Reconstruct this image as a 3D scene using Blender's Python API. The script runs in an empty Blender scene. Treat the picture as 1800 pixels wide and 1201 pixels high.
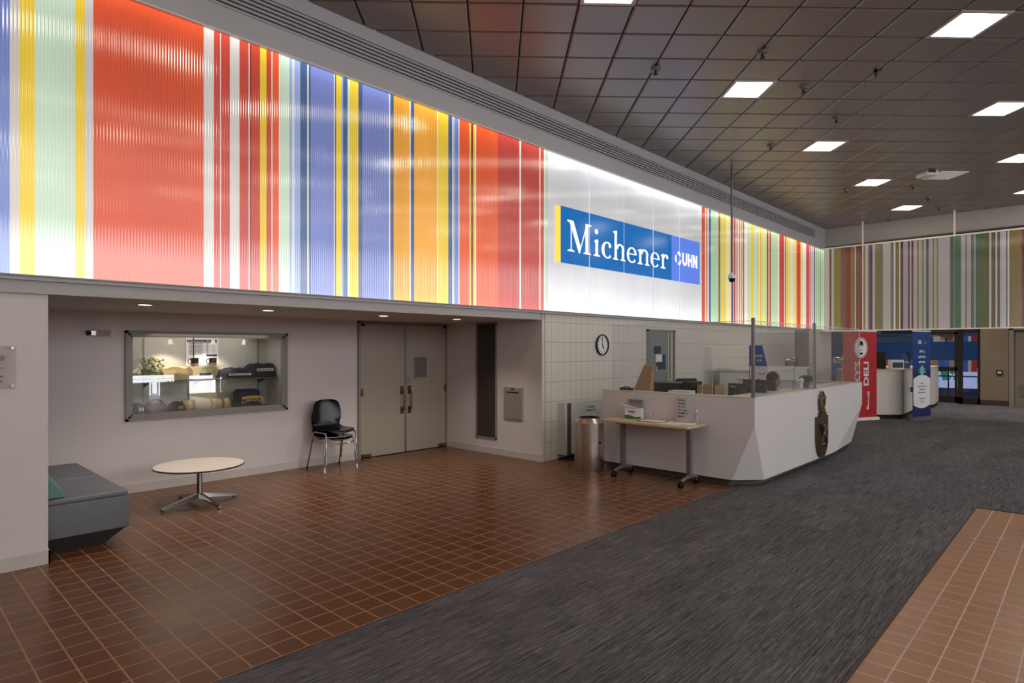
import bpy, bmesh, math, random
from mathutils import Vector, Matrix
random.seed(7)
PI = math.pi
S = bpy.context.scene
COL = S.collection
S.view_settings.view_transform = 'Standard'
S.view_settings.look = 'None'
S.view_settings.exposure = 0.0
S.view_settings.gamma = 1.0

# ------------------------------------------------------------------ camera numbers (survey of the hall)
FPX, HORIZ, EYE = 1083.0, 613.0, 1.65
ANG = math.radians(43.45)
FW = (math.cos(ANG), math.sin(ANG)); RT = (math.sin(ANG), -math.cos(ANG))
def ray(px, py):
    t = (px-900)/FPX
    return (FW[0]+RT[0]*t, FW[1]+RT[1]*t, -(py-HORIZ)/FPX)
def onY(px, py, Y):
    r = ray(px, py); k = Y/r[1]; return (r[0]*k, Y, EYE+r[2]*k)
def XY(px, Y): return onY(px, 600, Y)[0]
def onX(px, py, X):
    r = ray(px, py); k = X/r[0]; return (X, r[1]*k, EYE+r[2]*k)
def PD(px, d):
    t = (px-900)/FPX
    return (d*(FW[0]+RT[0]*t), d*(FW[1]+RT[1]*t))

# ------------------------------------------------------------------ materials
def lin(c):
    return tuple(((v/255)/12.92 if v/255 <= 0.04045 else ((v/255+0.055)/1.055)**2.4) for v in c)
def nodes(name):
    m = bpy.data.materials.new(name); m.use_nodes = True
    nt = m.node_tree; nt.nodes.clear()
    out = nt.nodes.new('ShaderNodeOutputMaterial')
    return m, nt, out
def N(nt, kind, **kw):
    n = nt.nodes.new('ShaderNode'+kind)
    for k, v in kw.items():
        if k in n.inputs: n.inputs[k].default_value = v
        else: setattr(n, k, v)
    return n
def math_(nt, op, a, b=None, c=None):
    n = nt.nodes.new('ShaderNodeMath'); n.operation = op
    for i, v in enumerate((a, b, c)):
        if v is None: continue
        if isinstance(v, (int, float)): n.inputs[i].default_value = v
        else: nt.links.new(v, n.inputs[i])
    return n.outputs[0]
MATS = {}
def mat(name, rgb, rough=0.6, metal=0.0, var=0.06, scale=8.0, bump=0.0, emit=0.0, spec=0.5, coat=0.0, bscale=None):
    if name in MATS: return MATS[name]
    m, nt, out = nodes(name)
    p = N(nt, 'BsdfPrincipled', Roughness=rough, Metallic=metal)
    p.inputs['Specular IOR Level'].default_value = spec
    if coat: p.inputs['Coat Weight'].default_value = coat
    base = lin(rgb)
    tc = N(nt, 'TexCoord')
    nz = N(nt, 'TexNoise', Scale=scale, Detail=3.0)
    nt.links.new(tc.outputs['Object'], nz.inputs['Vector'])
    mx = N(nt, 'Mix'); mx.data_type = 'RGBA'
    nt.links.new(nz.outputs['Fac'], mx.inputs['Factor'])
    mx.inputs['A'].default_value = tuple(v*(1-var*2) for v in base)+(1,)
    mx.inputs['B'].default_value = tuple(min(1, v*(1+var*2)) for v in base)+(1,)
    nt.links.new(mx.outputs['Result'], p.inputs['Base Color'])
    if emit:
        nt.links.new(mx.outputs['Result'], p.inputs['Emission Color']); p.inputs['Emission Strength'].default_value = emit
    if bump:
        n2 = N(nt, 'TexNoise', Scale=(bscale or scale*12), Detail=2.0)
        nt.links.new(tc.outputs['Object'], n2.inputs['Vector'])
        b = N(nt, 'Bump', Strength=bump, Distance=0.01)
        nt.links.new(n2.outputs['Fac'], b.inputs['Height']); nt.links.new(b.outputs['Normal'], p.inputs['Normal'])
    nt.links.new(p.outputs[0], out.inputs[0])
    MATS[name] = m
    return m
def emitter(name, rgb, k):
    m, nt, out = nodes(name)
    e = N(nt, 'Emission', Strength=k); e.inputs['Color'].default_value = lin(rgb)+(1,)
    nt.links.new(e.outputs[0], out.inputs[0]); MATS[name] = m
    return m
def clear(name, tint=(255, 255, 255), refl=1.0, rough=0.0, haze=0.0):
    m, nt, out = nodes(name)
    t = N(nt, 'BsdfTransparent'); t.inputs['Color'].default_value = lin(tint)+(1,)
    g = N(nt, 'BsdfGlossy', Roughness=rough)
    f = N(nt, 'LayerWeight', Blend=.5)
    k = math_(nt, 'MINIMUM', math_(nt, 'MULTIPLY', math_(nt, 'ADD', math_(nt, 'MULTIPLY', math_(nt, 'POWER', f.outputs['Facing'], 5.0), .8), .04), refl), .9)
    mx = N(nt, 'MixShader'); nt.links.new(k, mx.inputs[0]); nt.links.new(t.outputs[0], mx.inputs[1]); nt.links.new(g.outputs[0], mx.inputs[2])
    o = mx.outputs[0]
    if haze:
        d = N(nt, 'BsdfDiffuse'); d.inputs['Color'].default_value = (.8, .8, .8, 1)
        m2 = N(nt, 'MixShader'); m2.inputs[0].default_value = haze
        nt.links.new(o, m2.inputs[1]); nt.links.new(d.outputs[0], m2.inputs[2]); o = m2.outputs[0]
    nt.links.new(o, out.inputs[0]); MATS[name] = m
    return m

WHITE = mat('plaster_white', (211, 202, 199), .75, var=.03, scale=1.5, bump=.15, bscale=60)
SOFFIT = mat('soffit_paint', (190, 184, 180), .8, var=.03)
GREYPAINT = mat('bulkhead_grey', (186, 184, 186), .6, var=.03, scale=2)
DOORP = mat('door_taupe', (164, 154, 140), .5, var=.03, scale=2)
FRAMEP = mat('frame_taupe', (136, 130, 122), .45, var=.03)
BASEP = mat('vinyl_base', (196, 188, 180), .5, var=.05, scale=5)
BLACK = mat('black_plastic', (14, 14, 15), .25, var=.1)
BLACKM = mat('black_matte', (22, 22, 24), .7, var=.15)
CHARC = mat('charcoal_plastic', (42, 42, 45), .45, var=.1)
DARK = mat('dark_void', (10, 10, 11), .8, var=.2)
CHROME = mat('chrome', (176, 170, 166), .16, 1.0, var=.02)
STEEL = mat('brushed_steel', (214, 204, 194), .3, 1.0, var=.08, scale=20)
ALU = mat('aluminium', (150, 150, 155), .4, .85, var=.04)
BRASS = mat('aged_brass', (120, 100, 72), .35, .9, var=.15)
BRONZE = mat('cast_bronze', (104, 84, 64), .38, .8, var=.2, scale=30, bump=.4, bscale=180)
COUNTER = mat('counter_laminate', (214, 210, 210), .35, var=.02, scale=3)
LEDGE = mat('ledge_beige', (196, 188, 172), .4, var=.04)
TOE = mat('toe_kick', (92, 84, 78), .5, var=.1)
PAPER = mat('paper_white', (228, 226, 226), .8, var=.02)
INK = mat('ink_black', (25, 25, 32), .8, var=.05)
INKB = mat('ink_blue', (40, 62, 130), .7, var=.05)
WOOD = mat('birch_laminate', (202, 178, 142), .4, var=.07, scale=14)
TABLETOP = mat('speckled_cream', (226, 216, 200), .35, var=.06, scale=90)
DKBROWN = mat('dark_brown', (52, 38, 32), .5, var=.1)
SOFA = mat('grey_vinyl', (104, 106, 112), .5, var=.05, scale=6, bump=.1)
TEAL = mat('teal_fabric', (104, 140, 134), .8, var=.08, scale=40, bump=.2)
GLASS = clear('window_glass', (251, 252, 252), 1.6)
ACRYL = clear('acrylic_sheet', (250, 251, 251), 1.1, haze=.012)
ACRYLEDGE = mat('acrylic_edge', (205, 212, 208), .3, var=.02, emit=.05)
DARKGLASS = clear('tinted_glass', (205, 212, 228), 1.2)
STONE = mat('pebbled_stone', (132, 116, 96), .85, var=.35, scale=55, bump=.8, bscale=60)
DKFRAME = mat('bronze_frame', (48, 38, 32), .4, .3, var=.1)
PANELLIT = emitter('light_diffuser', (255, 246, 228), 18.0)
DOWNLIT = emitter('downlight_lens', (255, 244, 228), 7.0)
CARD = mat('kraft_paper', (168, 134, 98), .8, var=.08, scale=10)
NAVY = mat('navy_cloth', (24, 26, 38), .85, var=.25, scale=20, bump=.3)
GOLD = mat('gold_print', (206, 158, 60), .6, var=.05)
BROWNC = mat('brown_canvas', (96, 74, 54), .8, var=.15, scale=20, bump=.3)
TAN = mat('tan_canvas', (176, 152, 112), .8, var=.12, scale=20, bump=.3)
LEAF = mat('leaf_green', (150, 160, 110), .6, var=.3, scale=25)
LEAFD = mat('leaf_dark', (52, 86, 50), .6, var=.3, scale=25)
WHITEC = mat('white_plastic', (226, 224, 220), .4, var=.02)
RED = mat('banner_red', (178, 30, 36), .5, var=.04)
BLUE = mat('banner_blue', (18, 62, 128), .5, var=.08)
DBLUE = mat('banner_navy', (24, 40, 92), .5, var=.08)
SKIN = mat('skin', (150, 106, 84), .6, var=.05)
HAIR = mat('dark_hair', (22, 17, 15), .7, var=.3, scale=60)
SHIRT = mat('dark_shirt', (46, 42, 46), .85, var=.12)

# quarry tile floor: square 157 mm tiles, coordinates in metres
def tile_mat(name, c1, c2, grout, x0, y0, s=0.1572, g=0.006, rough=.22):
    m, nt, out = nodes(name)
    geo = N(nt, 'NewGeometry'); sp = N(nt, 'SeparateXYZ'); nt.links.new(geo.outputs['Position'], sp.inputs[0])
    def axis(o, off):
        u = math_(nt, 'DIVIDE', math_(nt, 'SUBTRACT', o, off), s)
        fr = math_(nt, 'FRACT', u)
        d = math_(nt, 'MULTIPLY', math_(nt, 'MINIMUM', fr, math_(nt, 'SUBTRACT', 1.0, fr)), s)
        return math_(nt, 'FLOOR', u), d
    ux, dx = axis(sp.outputs[0], x0-50*s); uy, dy = axis(sp.outputs[1], y0-50*s)
    dm = math_(nt, 'MINIMUM', dx, dy)
    mr = N(nt, 'MapRange'); mr.inputs['From Min'].default_value = g*.45; mr.inputs['From Max'].default_value = g*.85
    nt.links.new(dm, mr.inputs['Value'])
    cx = N(nt, 'CombineXYZ'); nt.links.new(ux, cx.inputs[0]); nt.links.new(uy, cx.inputs[1])
    wn = N(nt, 'TexWhiteNoise'); nt.links.new(cx.outputs[0], wn.inputs['Vector'])
    nz = N(nt, 'TexNoise', Scale=3.0, Detail=4.0); nt.links.new(geo.outputs['Position'], nz.inputs['Vector'])
    f = math_(nt, 'ADD', math_(nt, 'MULTIPLY', wn.outputs['Value'], .4), math_(nt, 'MULTIPLY', nz.outputs['Fac'], .5))
    a = N(nt, 'Mix'); a.data_type = 'RGBA'; nt.links.new(f, a.inputs['Factor'])
    a.inputs['A'].default_value = lin(c1)+(1,); a.inputs['B'].default_value = lin(c2)+(1,)
    b = N(nt, 'Mix'); b.data_type = 'RGBA'; nt.links.new(mr.outputs[0], b.inputs['Factor'])
    b.inputs['A'].default_value = lin(grout)+(1,); nt.links.new(a.outputs['Result'], b.inputs['B'])
    p = N(nt, 'BsdfPrincipled'); nt.links.new(b.outputs['Result'], p.inputs['Base Color'])
    ro = math_(nt, 'ADD', math_(nt, 'MULTIPLY', mr.outputs[0], rough-.7), .7)
    nz2 = N(nt, 'TexNoise', Scale=.9, Detail=1.0); nt.links.new(geo.outputs['Position'], nz2.inputs['Vector'])
    ro2 = math_(nt, 'ADD', ro, math_(nt, 'MULTIPLY', nz2.outputs['Fac'], .12)); nt.links.new(ro2, p.inputs['Roughness'])
    p.inputs['Specular IOR Level'].default_value = .35
    bp = N(nt, 'Bump', Strength=.35, Distance=.0012); nt.links.new(mr.outputs[0], bp.inputs['Height']); nt.links.new(bp.outputs[0], p.inputs['Normal'])
    nt.links.new(p.outputs[0], out.inputs[0]); MATS[name] = m
    return m
TILE = tile_mat('quarry_tile', (88, 53, 29), (116, 74, 42), (166, 126, 98), 1.236, 3.172)
TILE2 = tile_mat('quarry_tile_worn', (142, 100, 74), (160, 116, 88), (186, 164, 150), 3.97, .756)  # paler tile colours for the right-hand floor area

def carpet_mat():
    m, nt, out = nodes('carpet_plank')
    geo = N(nt, 'NewGeometry')
    mp = N(nt, 'Mapping'); mp.inputs['Scale'].default_value = (3.0, 95, 1); nt.links.new(geo.outputs['Position'], mp.inputs['Vector'])
    n1 = N(nt, 'TexNoise', Scale=1.0, Detail=3.0); nt.links.new(mp.outputs[0], n1.inputs['Vector'])
    mp2 = N(nt, 'Mapping'); mp2.inputs['Scale'].default_value = (14, 240, 1); nt.links.new(geo.outputs['Position'], mp2.inputs['Vector'])
    n2 = N(nt, 'TexNoise', Scale=1.0, Detail=2.0); nt.links.new(mp2.outputs[0], n2.inputs['Vector'])
    n3 = N(nt, 'TexNoise', Scale=1.1, Detail=2.0); nt.links.new(geo.outputs['Position'], n3.inputs['Vector'])
    br = N(nt, 'TexBrick', Scale=1.0); br.inputs['Mortar Size'].default_value = .0015
    br.inputs['Brick Width'].default_value = 1.0; br.inputs['Row Height'].default_value = .25
    br.inputs['Color1'].default_value = (.25, .25, .25, 1); br.inputs['Color2'].default_value = (.75, .75, .75, 1); br.inputs['Mortar'].default_value = (.1, .1, .1, 1)
    nt.links.new(geo.outputs['Position'], br.inputs['Vector'])
    f = math_(nt, 'ADD', math_(nt, 'MULTIPLY', n1.outputs['Fac'], .75), math_(nt, 'MULTIPLY', n2.outputs['Fac'], .55))
    f = math_(nt, 'ADD', f, math_(nt, 'MULTIPLY', br.outputs['Color'], .14))
    f = math_(nt, 'ADD', f, -.27)
    r = N(nt, 'ValToRGB'); nt.links.new(f, r.inputs[0])
    r.color_ramp.elements[0].position = .22; r.color_ramp.elements[0].color = lin((50, 47, 50))+(1,)
    r.color_ramp.elements[1].position = .72; r.color_ramp.elements[1].color = lin((134, 131, 136))+(1,)
    e = r.color_ramp.elements.new(.45); e.color = lin((89, 86, 90))+(1,)
    mx = N(nt, 'Mix'); mx.data_type = 'RGBA'; mx.blend_type = 'MULTIPLY'; mx.inputs['Factor'].default_value = .5
    nt.links.new(r.outputs[0], mx.inputs['A'])
    r2 = N(nt, 'ValToRGB'); nt.links.new(n3.outputs['Fac'], r2.inputs[0])
    r2.color_ramp.elements[0].color = (.7, .66, .64, 1); r2.color_ramp.elements[1].color = (.95, 1, 1, 1)
    nt.links.new(r2.outputs[0], mx.inputs['B'])
    p = N(nt, 'BsdfPrincipled', Roughness=.95); p.inputs['Specular IOR Level'].default_value = .15
    nt.links.new(mx.outputs['Result'], p.inputs['Base Color'])
    b = N(nt, 'Bump', Strength=.5, Distance=.004); nt.links.new(f, b.inputs['Height']); nt.links.new(b.outputs[0], p.inputs['Normal'])
    nt.links.new(p.outputs[0], out.inputs[0])
    return m
CARPET = carpet_mat()

def ceiling_mat():
    m, nt, out = nodes('perforated_metal')
    geo = N(nt, 'NewGeometry')
    mp = N(nt, 'Mapping'); mp.inputs['Rotation'].default_value = (0, 0, math.radians(45)); mp.inputs['Scale'].default_value = (1, 1, 0)
    nt.links.new(geo.outputs['Position'], mp.inputs['Vector'])
    sp = N(nt, 'SeparateXYZ'); nt.links.new(mp.outputs[0], sp.inputs[0])
    a = math_(nt, 'SINE', math_(nt, 'MULTIPLY', sp.outputs[0], 2*PI/.022)); b = math_(nt, 'SINE', math_(nt, 'MULTIPLY', sp.outputs[1], 2*PI/.022))
    h = math_(nt, 'GREATER_THAN', math_(nt, 'MULTIPLY', a, b), .35)
    nz = N(nt, 'TexNoise', Scale=.8, Detail=2.0); nt.links.new(geo.outputs['Position'], nz.inputs['Vector'])
    mx = N(nt, 'Mix'); mx.data_type = 'RGBA'; nt.links.new(h, mx.inputs['Factor'])
    mx.inputs['A'].default_value = lin((156, 149, 144))+(1,); mx.inputs['B'].default_value = lin((104, 98, 95))+(1,)
    p = N(nt, 'BsdfPrincipled', Metallic=.35)
    nt.links.new(mx.outputs['Result'], p.inputs['Base Color'])
    nt.links.new(math_(nt, 'ADD', math_(nt, 'MULTIPLY', nz.outputs['Fac'], .1), .3), p.inputs['Roughness'])
    nt.links.new(p.outputs[0], out.inputs[0])
    return m
CEIL = ceiling_mat()

def walltile_mat():
    m, nt, out = nodes('glazed_wall_tile')
    geo = N(nt, 'NewGeometry'); sp = N(nt, 'SeparateXYZ'); nt.links.new(geo.outputs['Position'], sp.inputs[0])
    def joint(o, off, s, g):
        fr = math_(nt, 'FRACT', math_(nt, 'DIVIDE', math_(nt, 'SUBTRACT', o, off), s))
        d = math_(nt, 'MULTIPLY', math_(nt, 'MINIMUM', fr, math_(nt, 'SUBTRACT', 1.0, fr)), s)
        return math_(nt, 'LESS_THAN', d, g)
    jz = joint(sp.outputs[2], -.02-.294*20, .294, .004)
    jx = joint(sp.outputs[0], 6.87-.147*200, .147, .0035)
    j = math_(nt, 'MAXIMUM', jz, math_(nt, 'MULTIPLY', jx, .75))
    mx = N(nt, 'Mix'); mx.data_type = 'RGBA'; nt.links.new(j, mx.inputs['Factor'])
    mx.inputs['A'].default_value = lin((212, 207, 198))+(1,); mx.inputs['B'].default_value = lin((160, 156, 150))+(1,)
    p = N(nt, 'BsdfPrincipled', Roughness=.38); nt.links.new(mx.outputs['Result'], p.inputs['Base Color'])
    nt.links.new(p.outputs[0], out.inputs[0])
    return m
WTILE = walltile_mat()

# fluted polycarbonate, colour comes from each strip's colour attribute, emission ramp stands in for tubes behind its lower and upper edges
def poly_mat(name, z0, z1, axis, profile, diffuse=.5, ribs=.0235, flute=.35):
    m, nt, out = nodes(name)
    at = N(nt, 'Attribute'); at.attribute_name = 'Col'
    geo = N(nt, 'NewGeometry'); sp = N(nt, 'SeparateXYZ'); nt.links.new(geo.outputs['Position'], sp.inputs[0])
    t = math_(nt, 'DIVIDE', math_(nt, 'SUBTRACT', sp.outputs[2], z0), z1-z0)
    r = N(nt, 'ValToRGB'); nt.links.new(t, r.inputs[0]); cr = r.color_ramp; cr.interpolation = 'B_SPLINE'
    while len(cr.elements) > 1: cr.elements.remove(cr.elements[-1])
    cr.elements[0].position = profile[0][0]; cr.elements[0].color = (profile[0][1]/2,)*3+(1,)
    for pz, v in profile[1:]:
        e = cr.elements.new(pz); e.color = (v/2,)*3+(1,)
    mp = N(nt, 'Mapping'); mp.inputs['Scale'].default_value = (.9, .9, .12) if axis == 0 else (.9, .9, .12)
    nt.links.new(geo.outputs['Position'], mp.inputs['Vector'])
    nz = N(nt, 'TexNoise', Scale=1.6, Detail=3.0); nt.links.new(mp.outputs[0], nz.inputs['Vector'])
    u = math_(nt, 'MULTIPLY', sp.outputs[axis], 2*PI/ribs)
    sn = math_(nt, 'SINE', u)
    k = math_(nt, 'MULTIPLY', r.outputs[0], 2.0)
    k = math_(nt, 'MULTIPLY', k, math_(nt, 'ADD', math_(nt, 'MULTIPLY', nz.outputs['Fac'], .5), .75))
    k = math_(nt, 'MULTIPLY', k, math_(nt, 'ADD', math_(nt, 'MULTIPLY', sn, .05), .98))
    p = N(nt, 'BsdfPrincipled', Roughness=.12)
    sc = N(nt, 'VectorMath', operation='SCALE'); sc.inputs[3].default_value = diffuse
    nt.links.new(at.outputs['Color'], sc.inputs[0]); nt.links.new(sc.outputs[0], p.inputs['Base Color'])
    nt.links.new(at.outputs['Color'], p.inputs['Emission Color']); nt.links.new(k, p.inputs['Emission Strength'])
    b = N(nt, 'Bump', Strength=flute, Distance=ribs*.16); nt.links.new(sn, b.inputs['Height']); nt.links.new(b.outputs[0], p.inputs['Normal'])
    p.inputs['Specular IOR Level'].default_value = .8
    p.inputs['Coat Weight'].default_value = .7; p.inputs['Coat Roughness'].default_value = .08; p.inputs['Coat IOR'].default_value = 1.7
    nt.links.new(b.outputs[0], p.inputs['Coat Normal'])
    nt.links.new(p.outputs[0], out.inputs[0]); MATS[name] = m
    return m

# ------------------------------------------------------------------ mesh builder
class B:
    def __init__(s): s.bm = bmesh.new(); s.M = Matrix.Identity(4)
    def at(s, loc=(0, 0, 0), rz=0, rx=0, ry=0):
        s.M = Matrix.Translation(loc) @ Matrix.Rotation(rz, 4, 'Z') @ Matrix.Rotation(ry, 4, 'Y') @ Matrix.Rotation(rx, 4, 'X'); return s
    def v(s, p): return s.bm.verts.new(s.M @ Vector(p))
    def faces(s, pts, fs):
        vs = [s.v(p) for p in pts]; out = []
        for f in fs:
            try: out.append(s.bm.faces.new([vs[i] for i in f]))
            except ValueError: pass
        return out
    def box(s, x0, y0, z0, x1, y1, z1):
        x0, x1 = sorted((x0, x1)); y0, y1 = sorted((y0, y1)); z0, z1 = sorted((z0, z1))
        p = [(x, y, z) for x in (x0, x1) for y in (y0, y1) for z in (z0, z1)]
        s.faces(p, [(0, 1, 3, 2), (4, 6, 7, 5), (0, 4, 5, 1), (2, 3, 7, 6), (0, 2, 6, 4), (1, 5, 7, 3)]); return s
    def poly(s, pts): s.faces(pts, [tuple(range(len(pts)))]); return s
    def prism(s, pts, vec):
        n = len(pts); q = [tuple(Vector(p)+Vector(vec)) for p in pts]
        s.faces(list(pts)+q, [tuple(range(n))[::-1], tuple(range(n, 2*n))]+[(i, (i+1) % n, n+(i+1) % n, n+i) for i in range(n)]); return s
    def loft(s, rings, cap=True, closed=True):
        n = len(rings[0]); vs = [[s.v(p) for p in r] for r in rings]
        for a, b in zip(vs, vs[1:]):
            for i in range(n if closed else n-1):
                j = (i+1) % n
                try: s.bm.faces.new([a[i], a[j], b[j], b[i]])
                except ValueError: pass
        if cap and closed:
            s.bm.faces.new(vs[0][::-1]); s.bm.faces.new(vs[-1])
        return s
    def lathe(s, prof, c=(0, 0, 0), seg=32, sx=1, sy=1, cap=True):
        rings = [[(c[0]+r*sx*math.cos(2*PI*i/seg), c[1]+r*sy*math.sin(2*PI*i/seg), c[2]+z) for i in range(seg)] for r, z in prof]
        return s.loft(rings, cap)
    def tube(s, path, r, seg=10, closed=False):
        path = [Vector(p) for p in path]; rs = r if isinstance(r, (list, tuple)) else [r]*len(path)
        rings = []; up = None
        for i, p in enumerate(path):
            if closed: d = path[(i+1) % len(path)]-path[i-1]
            else: d = (path[min(i+1, len(path)-1)]-path[max(i-1, 0)])
            d.normalize()
            if up is None:
                up = Vector((0, 0, 1)) if abs(d.z) < .9 else Vector((1, 0, 0))
            a = d.cross(up)
            if a.length < 1e-4: a = d.cross(Vector((0, 1, 0)))
            a.normalize(); b = a.cross(d); b.normalize(); up = b
            rings.append([tuple(p+a*rs[i]*math.cos(2*PI*k/seg)+b*rs[i]*math.sin(2*PI*k/seg)) for k in range(seg)])
        if closed: rings.append(rings[0])
        return s.loft(rings, not closed)
    def ball(s, c, r, seg=12, rings=8, sc=(1, 1, 1)):
        pr = [[(c[0]+sc[0]*r*math.sin(PI*j/rings)*math.cos(2*PI*i/seg), c[1]+sc[1]*r*math.sin(PI*j/rings)*math.sin(2*PI*i/seg), c[2]+sc[2]*r*math.cos(PI*j/rings)) for i in range(seg)] for j in range(1, rings)]
        top = s.v((c[0], c[1], c[2]+sc[2]*r)); bot = s.v((c[0], c[1], c[2]-sc[2]*r))
        vs = [[s.v(p) for p in q] for q in pr]
        for a, b in zip(vs, vs[1:]):
            for i in range(seg): s.bm.faces.new([a[i], b[i], b[(i+1) % seg], a[(i+1) % seg]])
        for i in range(seg):
            s.bm.faces.new([top, vs[0][i], vs[0][(i+1) % seg]]); s.bm.faces.new([bot, vs[-1][(i+1) % seg], vs[-1][i]])
        return s
    def bevel(s, w, seg=2, ang=40):
        bmesh.ops.remove_doubles(s.bm, verts=s.bm.verts, dist=1e-5)
        es = [e for e in s.bm.edges if len(e.link_faces) == 2 and e.calc_face_angle(0) > math.radians(ang)]
        bmesh.ops.bevel(s.bm, geom=es, offset=w, segments=seg, affect='EDGES', profile=.6, clamp_overlap=True); return s
    def jitter(s, a, f=9.0):
        from mathutils import noise
        for v in s.bm.verts:
            v.co += Vector(noise.noise_vector(v.co*f))*a
        return s
    def build(s, name, material, parent=None, smooth=False, subsurf=0, **tags):
        if not smooth or True:
            bmesh.ops.recalc_face_normals(s.bm, faces=s.bm.faces)
        me = bpy.data.meshes.new(name)
        root = parent
        while root is not None and root.parent is not None: root = root.parent
        if root is not None: off = Vector(root.location)
        else:
            co = [v.co for v in s.bm.verts]
            off = Vector(((min(c.x for c in co)+max(c.x for c in co))/2, (min(c.y for c in co)+max(c.y for c in co))/2, min(c.z for c in co)))
        for v in s.bm.verts: v.co -= off
        s.bm.to_mesh(me); s.bm.free()
        me.materials.append(material)
        if smooth:
            for p in me.polygons: p.use_smooth = True
            try: me.set_sharp_from_angle(angle=math.radians(38))
            except Exception: pass
        o = bpy.data.objects.new(name, me); COL.objects.link(o)
        if parent is not None: o.parent = parent
        else: o.location = off
        if subsurf:
            md = o.modifiers.new('round', 'SUBSURF'); md.levels = subsurf; md.render_levels = subsurf
        for k, v in tags.items(): o[k] = v
        return o
def thing(name, label, cat, loc=(0, 0, 0), group=None):
    o = bpy.data.objects.new(name, None); COL.objects.link(o); o.location = loc; o.empty_display_size = .1
    o['label'] = label; o['category'] = cat
    if group: o['group'] = group
    return o
def T(label, cat, group=None):
    d = dict(label=label, category=cat)
    if group: d['group'] = group
    return d
ST = dict(kind='structure')
def copytree(o, parent=None):
    c = o.copy(); COL.objects.link(c); c.parent = parent
    for ch in list(o.children): copytree(ch, c)
    return c
def box(name, m, x0, y0, z0, x1, y1, z1, parent=None, bev=0, **tags):
    b = B().box(x0, y0, z0, x1, y1, z1)
    if bev: b.bevel(bev)
    return b.build(name, m, parent, **tags)

def text(name, s, m, org, right, up, height=None, width=None, parent=None, bold=0.0, align='LEFT', depth=0.0, **tags):
    """flat lettering; org = lower-left (or centre) of the line"""
    cu = bpy.data.curves.new(name, 'FONT'); cu.body = s; cu.size = 1.0; cu.offset = bold; cu.resolution_u = 3
    to = bpy.data.objects.new(name, cu); COL.objects.link(to)
    dg = bpy.context.evaluated_depsgraph_get(); dg.update()
    me = bpy.data.meshes.new_from_object(to.evaluated_get(dg))
    bpy.data.objects.remove(to)
    xs = [v.co.x for v in me.vertices]; ys = [v.co.y for v in me.vertices]
    w = max(xs)-min(xs); x0 = min(xs)
    ky = (height/.7) if height else width/w
    kx = (width/w) if width else ky
    root = parent
    while root is not None and root.parent is not None: root = root.parent
    off = Vector(root.location) if root is not None else Vector(org)
    R, U, O = Vector(right), Vector(up), Vector(org)
    sh = {'LEFT': 0, 'CENTER': w/2, 'RIGHT': w}[align]
    for v in me.vertices:
        p = O+R*((v.co.x-x0-sh)*kx)+U*(v.co.y*ky)
        v.co = p-off
    me.materials.clear(); me.materials.append(m)
    o = bpy.data.objects.new(name, me); COL.objects.link(o)
    if parent is not None: o.parent = parent
    else: o.location = off
    for k, v in tags.items(): o[k] = v
    return o

# ------------------------------------------------------------------ the setting
ZC = 5.18          # ceiling
YF = 5.84          # plane of the frieze and of the wall beneath it
YB = 8.0           # back wall of the alcove
XE = 19.6          # header at the far end
XG = 22.5          # glazed end wall
XM, YM = -7.0, -8.0
b = B().box(XM, YM, -.12, XG+.2, 9, -.004); b.build('floor', DKBROWN, **ST)
b = B()
b.faces([(XM, 3.15, 0), (7.36, 3.15, 0), (7.36, 9, 0), (XM, 9, 0)], [(0, 1, 2, 3)])
b.build('floor_tiles', TILE, **ST)
b = B()
b.faces([(XM, YM, .0), (7.94, YM, .0), (7.94, .895, .0), (XM, .895, .0)], [(0, 1, 2, 3)])
b.build('floor_tiles_right', TILE2, **ST)
b = B()
b.box(XM, .905, -.003, 7.95, 3.15, .006); b.box(7.95, YM, -.003, XG, 3.15, .006); b.box(7.37, 3.15, -.003, XG, 9, .006)
b.build('floor_carpet', CARPET, **ST)
b = B().box(XM, .893, -.003, 7.955, .907, .007); b.box(7.938, YM, -.003, 7.952, .893, .007); b.box(XM, 3.143, -.003, 7.38, 3.153, .007)
b.build('trim_1', DKBROWN, **ST)

# ceiling tiles set at 45 degrees
PT = .573; R2 = math.sqrt(2)
lit = set()
for i in range(-4, 8):
    for j in range(-3, 6):
        a_, c_ = 10+4*i+3*j, 1+4*i-3*j
        if XM+.6 < (a_+c_+1.5)*PT/R2 < XE-.5 and YM+.6 < (a_-c_-.5)*PT/R2 < YF-.9: lit.add((a_, c_))
blank = (21, 15)
b = B(); g = .007
for i in range(-24, 46):
    for j in range(-24, 46):
        if (i, j) in lit or (i, j) == blank: continue
        p0, q0 = i*PT, (j+.5)*PT
        cxp, cyp = (p0+q0+PT)/R2, (p0-q0)/R2
        if not (XM-.2 < cxp < XE+.3 and YM-.2 < cyp < YF+.45): continue
        def W(p, q, z): return ((p+q)/R2, (p-q)/R2, z)
        a = g; c = g+.017
        lo = [W(p0+c, q0+c, ZC), W(p0+PT-c, q0+c, ZC), W(p0+PT-c, q0+PT-c, ZC), W(p0+c, q0+PT-c, ZC)]
        hi = [W(p0+a, q0+a, ZC+.014), W(p0+PT-a, q0+a, ZC+.014), W(p0+PT-a, q0+PT-a, ZC+.014), W(p0+a, q0+PT-a, ZC+.014)]
        b.faces(lo+hi, [(0, 1, 2, 3), (0, 4, 5, 1), (1, 5, 6, 2), (2, 6, 7, 3), (3, 7, 4, 0)])
b.build('ceiling', CEIL, **ST)
b = B().box(XM-.2, YM-.2, ZC+.03, XE+.3, YF+.6, ZC+.08); b.build('ceiling_plenum', DARK, **ST)

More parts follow.
